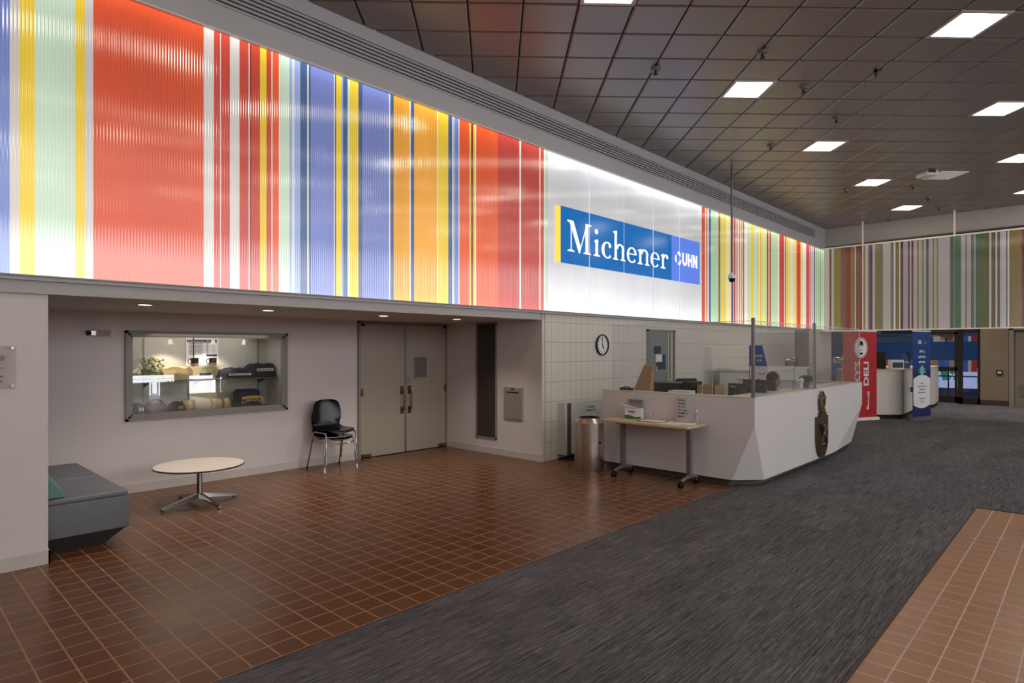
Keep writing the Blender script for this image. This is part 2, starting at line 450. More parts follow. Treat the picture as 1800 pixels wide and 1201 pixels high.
# recessed square ceiling lights
def light_panel(i, j):
    p0, q0 = i*PT, (j+.5)*PT
    cx, cy = (p0+q0+PT)/R2, (p0-q0)/R2
    return cx, cy
proto = None
k = 0
for (i, j) in sorted(lit):
    cx, cy = light_panel(i, j)
    if not (XM+.6 < cx < XE-.5 and YM+.6 < cy < YF-.9): continue
    if proto is None:
        t = thing('ceiling_light', 'x', 'light', (cx, cy, ZC), 'square lights in the tiled ceiling')
        h = PT/2
        b = B().at((cx, cy, ZC), PI/4)
        for sx in (-1, 1):
            b.box(sx*(h-.004), -h+.004, -.004, sx*(h-.045), h-.004, .02)
            b.box(-h+.045, sx*(h-.004), -.004, h-.045, sx*(h-.045), .02)
        b.build('light_frame', mat('light_frame_white', (200, 194, 184), .4), t)
        b = B().at((cx, cy, ZC), PI/4).box(-h+.045, -h+.045, .008, h-.045, h-.045, .016); b.build('light_diffuser', PANELLIT, t)
        proto = t
    else:
        t = copytree(proto); t.location = (cx, cy, ZC)
    d = cx*FW[0]+cy*FW[1]; px = 900+FPX*(cx*RT[0]+cy*RT[1])/max(d, .01) if d > .5 else -999
    py = HORIZ-FPX*(ZC-EYE)/max(d, .01)
    t['_px'] = (px, py)
vis = {(11, 8): 'large square ceiling light nearest the upper right of the view, lit', }
names = {(1061, 2): 'square ceiling light cut off by the top edge, over the red stripes',
 (1695, 42): 'largest lit square ceiling light, near the top right corner',
 (1310, 158): 'lit square ceiling light nearest above the name sign, left of the ceiling row',
 (1750, 190): 'lit square ceiling light at the right edge, second below the largest one',
 (1443, 258): 'lit square ceiling light in the middle of the near row of ceiling heads',
 (1780, 276): 'lit square ceiling light at the right edge, between two others there',
 (1530, 321): 'small lit square ceiling light just left of the blank white tile',
 (1790, 337): 'lowest and smallest lit square ceiling light at the right edge',
 (1590, 366): 'farthest small lit square ceiling light, above the white hanging rods'}
for o in list(bpy.data.objects):
    if o.name.startswith('ceiling_light'):
        px, py = o['_px']; del o['_px']
        best = min(names, key=lambda q: (q[0]-px)**2+(q[1]-py)**2)
        if (best[0]-px)**2+(best[1]-py)**2 < 900: o['label'] = names[best]
        else: o['label'] = 'square recessed ceiling light over the hall behind or beside the viewpoint'
cx, cy = light_panel(*blank)
b = B().at((cx, cy, ZC), PI/4).box(-.28, -.28, -.004, .28, .28, .012)
b.build('access_panel', mat('panel_offwhite', (244, 234, 226), .7, emit=.12), **T('blank off-white square tile set in the dark ceiling beside the white box', 'ceiling panel'))

# walls
def wall(name, m, *a): return box(name, m, *a, **ST)
wall('wall_back', WHITE, -2.0, YB, 0, 2.06, YB+.2, 2.2)
wall('wall_back_below', WHITE, 2.06, YB, 0, 3.98, YB+.2, .825)
wall('wall_back_above', WHITE, 2.06, YB, 1.855, 3.98, YB+.2, 2.2)
wall('wall_back_middle', WHITE, 3.98, YB, 0, 5.12, YB+.2, 2.2)
wall('wall_back_door_head', WHITE, 5.12, YB, 2.045, 6.9, YB+.2, 2.2)
wall('wall_back_door_cover', DARK, 5.12, YB+.12, 0, 6.9, YB+.2, 2.045)
wall('wall_return', WHITE, 6.81, YF+.01, 0, 6.87, YB, 2.2)
wall('wall_pier', WHITE, XM, YF, 0, .985, YF+.12, 2.2)
wall('wall_alcove_left', WHITE, -2.1, YF+.12, 0, -2.0, YB, 2.2)
wall('wall_tiled', WTILE, 6.87, YF, 0, 17.15, YF+.15, 2.2)
wall('wall_recess_side', WHITE, 17.15, YF+.15, 0, 17.2, YF+.7, 2.2)
wall('wall_recess_side_far', WHITE, 18.3, YF+.15, 0, 18.35, YF+.7, 2.2)
wall('wall_far_left', WHITE, 18.3, YF, 0, 20.3, YF+.15, 2.2)
wall('wall_far_recess', mat('recess_dark', (60, 54, 50), .7), 17.15, YF+.6, 0, 18.3, YF+.7, 2.2)
wall('wall_far_return', WHITE, 20.2, YF+.15, 0, 20.3, 9, 2.2)
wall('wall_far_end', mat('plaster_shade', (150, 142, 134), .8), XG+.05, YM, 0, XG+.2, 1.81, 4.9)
wall('wall_opposite', mat('plaster_far', (150, 144, 138), .8), XM, YM-.2, 0, XG, YM, ZC)
wall('wall_behind', mat('plaster_far2', (150, 144, 138), .8), XM-.2, YM, 0, XM, 9, ZC)
wall('wall_above_frieze', DARK, XM, YF+.35, 2.2, XE+.3, YF+.5, ZC+.1)
wall('ceiling_alcove', SOFFIT, -2.1, YF+.02, 2.07, 6.87, YB+.1, 2.16)
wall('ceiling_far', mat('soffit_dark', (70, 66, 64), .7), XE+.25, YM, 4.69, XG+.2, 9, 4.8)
wall('ceiling_far_low', SOFFIT, 17.15, YF+.15, 2.2, XG, 9, 2.3)
wall('wall_far_upper', DARK, XE+.3, 8.9, 2.2, XG, 9, 4.8)
# unseen glowing panels added as frontal fill along the opposite side, behind the viewpoint
FILL = emitter('daylight_glass', (250, 250, 255), 4.1)
b = B()
for k in range(12): b.box(-5+k*2.1, YM+.01, 2.35, -5+k*2.1+1.95, YM+.03, 4.9)
b.build('window_4', FILL, **ST)
B().box(-5.1, YM+.03, 3.6, 20.2, YM+.06, 3.68).box(-5.1, YM+.03, 2.28, 20.2, YM+.06, 2.35).build('window_4_frame', WHITEC, **ST)
# low daylit openings with railings across the hall (seen mirrored in the display glass)
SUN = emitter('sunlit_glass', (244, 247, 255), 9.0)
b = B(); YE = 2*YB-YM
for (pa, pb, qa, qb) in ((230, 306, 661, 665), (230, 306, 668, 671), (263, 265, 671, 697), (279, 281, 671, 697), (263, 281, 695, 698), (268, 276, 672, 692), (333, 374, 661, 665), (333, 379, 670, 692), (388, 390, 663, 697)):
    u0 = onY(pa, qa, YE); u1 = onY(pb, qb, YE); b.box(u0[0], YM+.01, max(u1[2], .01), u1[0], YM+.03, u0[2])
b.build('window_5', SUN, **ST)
b = B()
for k in range(8): b.box(9.2+k*.13, YM+.04, .03, 9.23+k*.13, YM+.07, .5)
for k in range(5): b.box(7.5+k*.11, YM+.04, .03, 7.53+k*.11, YM+.07, .5)
b.build('window_5_frame', DKFRAME, **ST)
# bases
B().box(-2, YB-.012, 0, 5.11, YB, .1).build('baseboard_back', BASEP, **ST)
B().box(6.798, YF+.01, 0, 6.81, YB, .1).build('baseboard_return', BASEP, **ST)
B().box(XM, YF-.012, 0, .997, YF, .1).box(.985, YF-.012, 0, .997, YF+.12, .1).build('baseboard_pier', BASEP, **ST)
# beam over the alcove, ledge and lip trims under and over the frieze
b = B().box(XM, YF-.03, 2.065, 6.70, YF+.05, 2.165); b.build('trim_2', mat('beam_grey', (176, 172, 170), .6, var=.02), **ST)
b = B().box(XM, YF-.055, 2.163, XE, YF+.1, 2.178).box(XM, YF-.03, 2.178, XE, YF+.1, 2.2); b.box(XM, YF-.05, 2.195, XE, YF-.02, 2.205)
b.build('trim_3', mat('ledge_grey', (170, 166, 166), .5, var=.02), **ST)
b = B().box(XM, YF-.04, 4.55, XE, YF+.3, 4.565); b.build('trim_4', WHITEC, **ST)
# bulkhead with air slots
b = B().box(XM, YF-.03, 4.565, XE, YF+.34, 4.79).box(XM, YF-.03, 5.035, XE, YF+.34, ZC+.03).box(18.7, YF-.03, 4.79, XE, YF+.34, 5.035)
b.box(XM, YF+.06, 4.79, 18.7, YF+.1, 5.035)
b.build('wall_bulkhead', GREYPAINT, **ST)
t = thing('air_grille', 'long linear air grille with dark slots along the grey bulkhead above the striped frieze', 'air grille', (6, YF-.03, 4.79))
b = B()
for q in range(6): b.box(XM, YF-.028, 4.795+q*.0415, 18.7, YF+.02, 4.795+q*.0415+.024)
b.build('slats', mat('slat_grey', (178, 176, 178), .5), t)
B().box(XM, YF+.035, 4.79, 18.7, YF+.055, 5.035).build('backing', DARK, t)
# header at the far end
b = B().box(XE, YM, 4.69, XE+.3, YF+.2, ZC+.03); b.box(XE-.012, YM, 4.72, XE, YF+.2, 4.735)
b.build('wall_header', mat('header_grey', (190, 184, 180), .6, var=.02), **ST)

# ------------------------------------------------------------------ the frieze
W_ = (236, 232, 230); RD = (206, 74, 58); RO = (222, 84, 48); OR = (240, 92, 44); YL = (244, 208, 58); PG = (204, 226, 200)
PW = (122, 136, 200); ST_ = (72, 98, 142); AM = (248, 172, 58); BL = (150, 172, 220); DR = (150, 48, 40); YG = (214, 208, 96); PY = (240, 226, 170)
left = [(0, 17, (122, 140, 205)), (17, 35, (214, 206, 196)), (35, 61, YL), (61, 132, PG), (132, 149, YL), (149, 164, (216, 208, 202)), (164, 358, RO), (358, 376, (222, 214, 208)),
 (376, 387, RD), (387, 388.3, W_), (388.3, 404, RD), (404, 421, (222, 214, 208)), (421, 437, RD), (437, 439, W_), (439, 442, DR), (442, 457, RD), (457, 468.5, YL), (468.5, 477, RD),
 (477, 479, W_), (479, 490, OR), (490, 492, W_), (492, 509, PG), (509, 513, BL), (513, 518, (214, 212, 214)), (518, 528, BL), (528, 540, ST_), (540, 542.5, W_), (542.5, 546, ST_),
 (546, 587, PW), (587, 588.5, W_), (588.5, 591, ST_), (591, 600, YL), (600, 603, BL), (603, 611, ST_), (611, 615, PG), (615, 630, YL), (630, 637, ST_), (637, 684, PW), (684, 686, W_), (686, 692, ST_),
 (692, 720, AM), (720, 722, W_), (722, 728, ST_), (728, 768, AM), (768, 770, W_), (770, 788, YL), (788, 795, ST_), (795, 797, W_), (797, 800, BL), (800, 806, PW), (806, 807.5, W_),
 (807.5, 825, OR), (825, 828, YG), (828, 832, DR), (832, 835, YL), (835, 837, W_), (837, 862, OR), (862, 866, (226, 100, 56)), (866, 875, OR), (875, 913, (196, 70, 60)), (913, 916, W_), (916, 948, (196, 70, 60)), (948, 950, W_), (950, 956, RD),
 (956, 959, (222, 226, 214)), (959, 963, (190, 214, 190))]
right = [(1233.5, 1239.4, RD), (1239.4, 1241, W_), (1241, 1242, DR), (1242, 1245, (244, 190, 100)), (1245, 1246, W_), (1246, 1249.6, (60, 84, 170)), (1249.6, 1263, (170, 212, 165)), (1263, 1266, (176, 40, 34)),
 (1266, 1269, (200, 210, 130)), (1269, 1271, YL), (1271, 1274, (190, 214, 140)), (1274, 1277, YL), (1277, 1281, PY), (1281, 1285.5, (248, 214, 160)), (1285.5, 1289, (40, 60, 110)), (1289, 1290, W_), (1290, 1293, (176, 40, 34)),
 (1293, 1294.5, W_), (1294.5, 1296.5, RD), (1296.5, 1299, (250, 226, 210)), (1299, 1300.5, RD), (1300.5, 1303, PY), (1303, 1304.5, (230, 120, 80)), (1304.5, 1306, W_), (1306, 1308, (160, 40, 40)), (1308, 1314, W_),
 (1314, 1318, (218, 220, 130)), (1318, 1320, PG), (1320, 1324, YL), (1324, 1326, (206, 218, 150)), (1326, 1331, PG), (1331, 1333, YL), (1333, 1336, (246, 232, 150)), (1336, 1337, (230, 160, 60)), (1337, 1341, (222, 220, 120)),
 (1341, 1344, (244, 226, 120)), (1344, 1348, (214, 226, 180)), (1348, 1350.5, (146, 36, 44)), (1350.5, 1352.5, (240, 200, 160)), (1352.5, 1355, (170, 50, 56)), (1355, 1367, (196, 220, 170)), (1367, 1370, W_),
 (1370, 1378.5, (206, 50, 40)), (1378.5, 1380, W_), (1380, 1381.5, (160, 40, 40)), (1381.5, 1385, YL), (1385, 1390, (244, 222, 140)), (1390, 1393, W_), (1393, 1398, (240, 226, 140)), (1398, 1400.6, (244, 200, 100)),
 (1400.6, 1407, (226, 44, 30)), (1407, 1411, (250, 214, 120)), (1411, 1417, W_), (1417, 1423, (214, 70, 60)), (1423, 1424, W_), (1424, 1425.5, (150, 44, 44)), (1425.5, 1427, W_), (1427, 1428, (120, 50, 70)), (1428, 1430.5, (248, 222, 210)),
 (1430.5, 1432.6, (60, 56, 110)), (1432.6, 1435, PG), (1435, 1436, (150, 180, 110)), (1436, 1438, PG), (1438, 1439, (150, 190, 120)), (1439, 1442, PG), (1442, 1443, (160, 190, 110)), (1443, 1446, (222, 236, 200)), (1446, 1453, (232, 240, 216))]
band = [(1448, 1458, (206, 208, 190)), (1458, 1461.4, (110, 34, 26)), (1461.4, 1466, (196, 196, 176)), (1466, 1478, (140, 126, 50)), (1478, 1487, (110, 84, 70)), (1487, 1495.5, (128, 36, 28)), (1495.5, 1503, (136, 116, 70)),
 (1503, 1505, (220, 200, 160)), (1505, 1508, (104, 26, 28)), (1508, 1510, (120, 80, 60)), (1510, 1517, (112, 32, 30)), (1517, 1519.5, (160, 150, 146)), (1519.5, 1521, (96, 70, 60)), (1521, 1526, (206, 190, 178)), (1526, 1530, (96, 88, 90)),
 (1530, 1533.6, (40, 46, 110)), (1533.6, 1538, (188, 178, 172)), (1538, 1544, (116, 110, 48)), (1544, 1552, (98, 110, 84)), (1552, 1565.6, (178, 168, 164)), (1565.6, 1571, (88, 104, 110)), (1571, 1574, (222, 210, 200)),
 (1574, 1580.6, (100, 106, 62)), (1580.6, 1582.6, (222, 210, 196)), (1582.6, 1587.6, (80, 26, 38)), (1587.6, 1596, (160, 152, 160)), (1596, 1599, (84, 26, 50)), (1599, 1602.4, (168, 158, 162)), (1602.4, 1605.6, (84, 26, 50)),
 (1605.6, 1612, (176, 166, 160)), (1612, 1614.6, (110, 104, 44)), (1614.6, 1621, (166, 158, 158)), (1621, 1623.4, (112, 104, 40)), (1623.4, 1628, (166, 158, 158)), (1628, 1632.4, (48, 82, 68)), (1632.4, 1639.4, (168, 158, 160)),
 (1639.4, 1642, (122, 106, 46)), (1642, 1646.6, (166, 158, 158)), (1646.6, 1649.2, (122, 106, 46)), (1649.2, 1670, (172, 162, 166)), (1670, 1676, (56, 92, 72)), (1676, 1679, (108, 116, 78)), (1679, 1689.4, (54, 96, 78)),
 (1689.4, 1696.6, (170, 162, 164)), (1696.6, 1699.4, (110, 104, 50)), (1699.4, 1707, (166, 158, 158)), (1707, 1712, (60, 98, 86)), (1712, 1715, (146, 158, 146)), (1715, 1725, (66, 92, 66)), (1725, 1739, (86, 88, 48)),
 (1739, 1742.4, (204, 196, 190)), (1742.4, 1750, (98, 82, 56)), (1750, 1753, (206, 198, 192)), (1753, 1758, (92, 82, 74)), (1758, 1768.6, (186, 180, 184)), (1768.6, 1771, (90, 80, 74)), (1771, 1774, (214, 208, 202)), (1774, 1796, (122, 104, 46)), (1796, 1812, (106, 28, 38))]
def strips(name, segs, mk, z0, z1, m, parent):
    bm = bmesh.new(); cl = bm.loops.layers.color.new('Col'); cols = []
    for u0, u1, c in segs:
        f = bm.faces.new([bm.verts.new(mk(u, z)) for u, z in ((u0, z0), (u1, z0), (u1, z1), (u0, z1))])
        l = lin(c)
        for lp in f.loops: lp[cl] = (l[0], l[1], l[2], 1)
    me = bpy.data.meshes.new(name)
    off = Vector(parent.location)
    for v in bm.verts: v.co -= off
    bm.to_mesh(me); bm.free()
    # keep linear colour in a float attribute
    a = me.color_attributes['Col']
    me.materials.append(m)
    o = bpy.data.objects.new(name, me); COL.objects.link(o); o.parent = parent
    return o
def float_strips(name, segs, mk, z0, z1, m, parent):
    vs, fs, cs = [], [], []
    off = Vector(parent.location)
    for u0, u1, c in segs:
        k = len(vs)
        vs += [tuple(Vector(mk(u, z))-off) for u, z in ((u0, z0), (u1, z0), (u1, z1), (u0, z1))]; fs.append((k, k+1, k+2, k+3)); cs.append(lin(c))
    me = bpy.data.meshes.new(name); me.from_pydata(vs, [], fs); me.update()
    at = me.attributes.new('Col', 'FLOAT_COLOR', 'CORNER')
    for i, p in enumerate(me.polygons):
        for li in p.loop_indices: at.data[li].color = cs[i]+(1,)
    me.materials.append(m)
    o = bpy.data.objects.new(name, me); COL.objects.link(o); o.parent = parent
    return o
Z0, Z1 = 2.205, 4.55
prof = [(0.0, 1.4), (.04, 1.15), (.12, .92), (.35, .82), (.6, .62), (.85, .58), (.95, .9), (1.0, 1.5)]
PM = poly_mat('fluted_panel_lit', Z0, Z1, 0, prof, .35, flute=.28)
mkX = lambda u, z: (u, YF, z)
segs = [(XY(a, YF), XY(c, YF), col) for a, c, col in left]
xs = segs[0][0]; more = []
pal = [YL, RD, PW, W_, PG, AM, ST_, OR]; r = random.Random(3)
while xs > XM+.3:
    w = r.choice([.08, .15, .3, .6]); more.append((max(xs-w, XM), xs, r.choice(pal))); xs -= w
segs = more+segs
t = thing('striped_light_frieze', 'long backlit frieze of broad red, blue, yellow and orange stripes above the alcove', 'light frieze', (3, YF, Z0))
float_strips('striped_panel', segs, mkX, Z0, Z1, PM, t)
xw0 = XY(963, YF); xw1 = XY(1233.5, YF)
t2 = thing('name_sign_panel', 'backlit white wall panel with a blue name banner, between the two striped friezes', 'sign', ((xw0+xw1)/2, YF, Z0))
wprof = [(0.0, 1.2), (.06, .95), (.2, .56), (.5, .4), (.8, .38), (.93, .6), (1.0, 1.4)]
PMW = poly_mat('fluted_panel_white', Z0, Z1, 0, wprof, .4, flute=.35)
float_strips('white_panel', [(xw0, xw1, (250, 250, 255))], mkX, Z0, Z1, PMW, t2)
xr1 = XE-.02
segs = [(XY(a, YF), min(XY(c, YF), xr1), col) for a, c, col in right if XY(a, YF) < xr1]
t3 = thing('narrow_striped_frieze', 'backlit frieze of narrow red, yellow and green stripes above the reception desk', 'light frieze', (15.5, YF, Z0))
nprof = [(0.0, 1.5), (.05, 1.2), (.15, .9), (.5, .75), (.8, .7), (.95, 1.0), (1.0, 1.5)]
PMN = poly_mat('fluted_panel_narrow', Z0, Z1, 0, nprof, .35, flute=.3)
float_strips('striped_panel', segs, mkX, Z0, Z1, PMN, t3)

# hanging band across the hall
XB = 19.2; ZB0, ZB1 = 2.175, 4.52
yB0 = onX(1448, 600, XB)[1]
t4 = thing('hanging_striped_band', 'unlit band of narrow striped panels hung across the hall from two white rods', 'hanging panel', (XB, 2, ZB0))
bseg = []
for a, c, col in band: bseg.append((min(onX(max(a, 1448), 600, XB)[1], yB0), onX(c, 600, XB)[1], col))
ys = bseg[-1][1]; r = random.Random(5)
pb = [(122, 104, 46), (170, 162, 164), (56, 92, 72), (106, 28, 38), (200, 190, 180), (88, 84, 50)]
while ys > YM+.1:
    w = r.choice([.05, .1, .2, .35]); bseg.append((ys, ys-w, r.choice(pb))); ys -= w
bp = [(0.0, .42), (.1, .32), (.5, .22), (.9, .25), (1.0, .32)]
PMB = poly_mat('fluted_panel_hung', ZB0, ZB1, 1, bp, .62, ribs=.02, flute=.3)  # not backlit: faint emission stands in for room light in the panels
float_strips('striped_panel', bseg, lambda u, z: (XB, u, z), ZB0, ZB1, PMB, t4)
B().box(XB+.01, YM+.1, ZB0, XB+.03, yB0, ZB1).build('panel_backing', mat('panel_back', (60, 58, 60), .6), t4)
RAILM = mat('rail_cream', (226, 216, 200), .4, emit=.12)
B().box(XB-.03, YM+.05, ZB1, XB+.03, yB0+.03, ZB1+.04).build('top_rail', RAILM, t4)
B().box(XB-.03, YM+.05, ZB0-.035, XB+.03, yB0+.03, ZB0).build('bottom_rail', RAILM, t4)
for px in (1516, 1677.5):
    y = onX(px, 600, XB-.04)[1]
    B().tube([(XB-.02, y, ZB1+.03), (XB-.02, y, ZC+.01)], .022, 12).build('hanging_rod', RAILM, t4, smooth=True)
y = onX(1516, 600, XB-.04)[1]
B().tube([(XB-.03, y, ZB0-.01), (XB-.03, y, ZB1+.03)], .012, 12).build('hanging_rod', RAILM, t4, smooth=True)

# sign: blue banner, yellow bar, lettering
def flatpanel(name, m, x0, x1, z0, z1, y, parent): return B().box(x0, y, z0, x1, y+.004, z1).build(name, m, parent)
def glow(name, rgb, k=.85, rough=.15):
    m = mat(name, rgb, rough, var=.03, scale=3, emit=k, spec=.6); 
    m.node_tree.nodes['Principled BSDF'].inputs['Base Color']
    return m
SB = glow('sign_blue', (0, 92, 162)); SL = glow('sign_lightblue', (80, 116, 208)); SY = glow('sign_yellow', (240, 202, 72)); SW = glow('sign_white', (246, 242, 238), .78)
flatpanel('yellow_bar', SY, 7.10, 7.215, 2.945, 3.79, YF-.010, t2)
flatpanel('blue_field', SB, 7.215, 10.55, 2.945, 3.80, YF-.010, t2)
flatpanel('pale_blue_field', SL, 10.55, 11.69, 2.945, 3.80, YF-.010, t2)
class G:
    def __init__(s): s.b = B()
    def quad(s, pts): s.b.faces([(x, YF-.014, z) for x, z in pts], [tuple(range(len(pts)))])
    def stroke(s, pts, ws):
        L = []; R_ = []
        for i, (x, z) in enumerate(pts):
            x0, z0 = pts[max(0, i-1)]; x1, z1 = pts[min(len(pts)-1, i+1)]
            dx, dz = x1-x0, z1-z0; l = math.hypot(dx, dz) or 1; nx, nz = -dz/l, dx/l
            w = ws[i]/2; L.append((x+nx*w, z+nz*w)); R_.append((x-nx*w, z-nz*w))
        for i in range(len(pts)-1): s.quad([L[i], L[i+1], R_[i+1], R_[i]])
    def arc(s, cx, cz, rx, rz, a0, a1, w0, w1, n=20):
        """stroke width swings from w0 (top/bottom) to w1 (sides)"""
        pts = []; ws = []
        for i in range(n+1):
            a = math.radians(a0+(a1-a0)*i/n); pts.append((cx+rx*math.cos(a), cz+rz*math.sin(a))); ws.append(w0+(w1-w0)*math.cos(a)**2)
        s.stroke(pts, ws)
    def disc(s, cx, cz, rx, rz, n=16): s.quad([(cx+rx*math.cos(2*PI*i/n), cz+rz*math.sin(2*PI*i/n)) for i in range(n)])
    def rect(s, x0, z0, x1, z1): s.quad([(x0, z0), (x1, z0), (x1, z1), (x0, z1)])
    def foot(s, x0, x1, z, up=1): s.quad([(x0, z), (x1, z), (x1-.02, z+.018*up), ((x0+x1)/2+.035, z+.03*up), ((x0+x1)/2-.035, z+.03*up), (x0+.02, z+.018*up)])
    def done(s, name): return s.b.build(name, SW, t2)
BZ = 3.138; xh = .262; cap = .474; asc = .478
def serif_letter(ch, x0, x1):
    g = G(); w = x1-x0; z = BZ
    if ch == 'M':
        g.foot(x0, x0+.19, z); g.rect(x0+.085, z, x0+.112, z+cap); g.quad([(x0, z+cap), (x0+.14, z+cap), (x0+.11, z+cap-.05), (x0, z+cap-.02)])
        g.quad([(x0+.05, z+cap), (x0+.155, z+cap), (x0+.345, z+.07), (x0+.31, z-.005), (x0+.29, z-.005)])
        g.quad([(x0+.29, z-.005), (x0+.31, z-.005), (x1-.09, z+cap), (x1-.125, z+cap)])
        g.rect(x1-.155, z, x1-.08, z+cap); g.quad([(x1-.14, z+cap), (x1, z+cap), (x1, z+cap-.02), (x1-.1, z+cap-.04)]); g.foot(x1-.215, x1, z)
    elif ch == 'i':
        c = x0+w*.5; g.foot(x0, x1, z); g.rect(c-.038, z, c+.032, z+xh); g.quad([(x0+.01, z+xh-.03), (c+.032, z+xh+.012), (c+.032, z+xh-.05), (c-.03, z+xh-.055)]); g.disc(c-.01, z+.392, .045, .04)
    elif ch == 'c':
        g.arc(x0+w*.56, z+xh/2, w*.46, xh/2-.006, 48, 318, .022, .075, 30); g.disc(x0+w*.84, z+xh*.79, .038, .036)
    elif ch == 'h':
        g.rect(x0+.06, z, x0+.128, z+asc); g.quad([(x0+.0, z+asc-.02), (x0+.128, z+asc+.012), (x0+.128, z+asc-.06), (x0+.06, z+asc-.045)]); g.foot(x0, x0+.18, z)
        g.arc(x0+w*.56, z+xh*.66, w*.235, xh*.34, 170, 0, .03, .07, 16); g.rect(x1-.125, z, x1-.057, z+xh*.68); g.foot(x1-.175, x1, z)
    elif ch == 'e':
        g.arc(x0+w*.53, z+xh/2, w*.43, xh/2-.006, 4, 322, .022, .068, 34); g.rect(x0+.03, z+xh*.53, x1-.03, z+xh*.6)
    elif ch == 'n':
        g.rect(x0+.06, z, x0+.128, z+xh); g.quad([(x0, z+xh-.025), (x0+.128, z+xh+.012), (x0+.128, z+xh-.06), (x0+.06, z+xh-.05)]); g.foot(x0, x0+.18, z)
        g.arc(x0+w*.56, z+xh*.66, w*.235, xh*.34, 170, 0, .03, .07, 16); g.rect(x1-.125, z, x1-.057, z+xh*.68); g.foot(x1-.175, x1, z)
    elif ch == 'r':
        g.rect(x0+.06, z, x0+.128, z+xh); g.quad([(x0, z+xh-.025), (x0+.128, z+xh+.012), (x0+.128, z+xh-.06), (x0+.06, z+xh-.05)]); g.foot(x0, x0+.2, z)
        g.arc(x0+w*.68, z+xh*.62, w*.26, xh*.36, 160, 50, .03, .05, 12); g.disc(x0+w*.87, z+xh*.84, .038, .036)
    g.done('letter')
for ch, a, c in [('M', 7.37, 7.987), ('i', 8.039, 8.231), ('c', 8.278, 8.546), ('h', 8.578, 8.98), ('e', 9.014, 9.303), ('n', 9.344, 9.756), ('e', 9.785, 10.084), ('r', 10.13, 10.417)]:
    serif_letter(ch, a, c)
g = G(); h = .25; z = 3.265
g.rect(10.955, z+.09, 11.015, z+h); g.rect(11.10, z+.09, 11.16, z+h); g.arc(11.057, z+.092, .073, .062, 180, 360, .06, .06, 14)
g.done('letter')
g = G(); g.rect(11.185, z, 11.245, z+h); g.rect(11.315, z, 11.375, z+h); g.rect(11.24, z+.1, 11.32, z+.155); g.done('letter')
g = G(); g.rect(11.40, z, 11.455, z+h); g.rect(11.525, z, 11.58, z+h); g.quad([(11.40, z+h), (11.46, z+h), (11.58, z), (11.52, z)]); g.done('letter')
for k in range(3):
    g = G(); a0 = 20+120*k
    pts = []; ws = []
    for i in range(11):
        a = math.radians(a0+95*i/10); pts.append((10.80+.098*math.cos(a), 3.385+.105*math.sin(a))); ws.append(.01+.06*math.sin(PI*i/10))
    g.stroke(pts, ws); g.done('swirl_blade')
b = B()
for xq in (7.934, 9.874): b.box(xq-.006, YF-.016, Z0, xq+.006, YF-.011, Z1)
for xq in (8.922, 10.852): b.box(xq-.003, YF-.016, Z0, xq+.003, YF-.011, Z1)
b.build('panel_seam', glow('seam_pale', (214, 214, 220), .62), t2)

# ------------------------------------------------------------------ alcove
for k, (px, lab) in enumerate([(1.85, 'small recessed downlight in the alcove soffit nearest the left pier'), (3.05, 'small recessed downlight in the soffit above the display window'), (4.55, 'small recessed downlight in the soffit just left of the double doors'), (5.78, 'small recessed downlight in the soffit in front of the right door leaf')]):
    t = thing('downlight', lab, 'light', (px, 6.55, 2.07), 'downlights in the alcove soffit')
    B().lathe([(.075, 0), (.085, -.006), (.062, -.008), (.055, .0)], (px, 6.55, 2.07), 28).build('trim_ring', WHITEC, t, smooth=True)
    B().lathe([(.001, -.006), (.055, -.006), (.055, -.003)], (px, 6.55, 2.07), 24, cap=False).build('lens', DOWNLIT, t)
    l = bpy.data.lights.new('downlight_beam', 'SPOT'); l.energy = 38; l.spot_size = math.radians(120); l.spot_blend = .8; l.color = (1, .91, .82); l.shadow_soft_size = .05
    lo = bpy.data.objects.new('lamp', l); COL.objects.link(lo); lo.location = (0, 0, -.03); lo.parent = t

# double doors
def door_leaf(name, x0, x1):
    o = box(name, DOORP, x0, YB-.02, .012, x1, YB+.03, 2.03, **ST); return o
B().box(5.09, YB-.035, 0, 5.128, YB+.05, 2.07).box(6.795, YB-.035, 0, 6.81, YB+.05, 2.07).box(5.09, YB-.035, 2.035, 6.81, YB+.05, 2.07).build('door_frame', FRAMEP, **ST)
d1 = door_leaf('door_1', 5.135, 5.945); d2 = door_leaf('door_2', 5.965, 6.79)
B().box(5.94, YB-.03, .012, 5.97, YB-.018, 2.03).build('trim_5', ALU, **ST)
def sub(parent, name, m, b): return b.build(name, m, parent, smooth=True)
for d, hx, sgn in ((d1, 5.885, 1), (d2, 6.03, 1)):
    y = YB-.02
    b = B().tube([(hx, y-.055, .69), (hx, y-.065, .78), (hx, y-.065, .9), (hx, y-.055, .98)], .012, 10).tube([(hx, y, .69), (hx, y-.06, .69)], .012).tube([(hx, y, .98), (hx, y-.06, .98)], .012)
    sub(d, 'pull_handle', BRASS, b)
    sub(d, 'handle_plate', BRASS, B().box(hx-.03, y-.012, .62, hx+.03, y, .73).box(hx-.03, y-.012, .93, hx+.03, y, 1.06))
    sub(d, 'lock_plate', STEEL, B().box(hx-.028, y-.012, 1.1, hx+.028, y, 1.18).lathe([(.012, 0), (.012, .01)], (hx, y-.02, 1.135)))
sub(d2, 'sign_holder', ALU, B().box(6.13, YB-.03, 1.18, 6.38, YB-.02, 1.2).box(6.13, YB-.03, 1.49, 6.38, YB-.02, 1.51).box(6.13, YB-.03, 1.18, 6.15, YB-.02, 1.51).box(6.36, YB-.03, 1.18, 6.38, YB-.02, 1.51))
sub(d2, 'sign_insert', mat('grey_insert', (110, 108, 106), .4), B().box(6.15, YB-.026, 1.2, 6.36, YB-.021, 1.49))
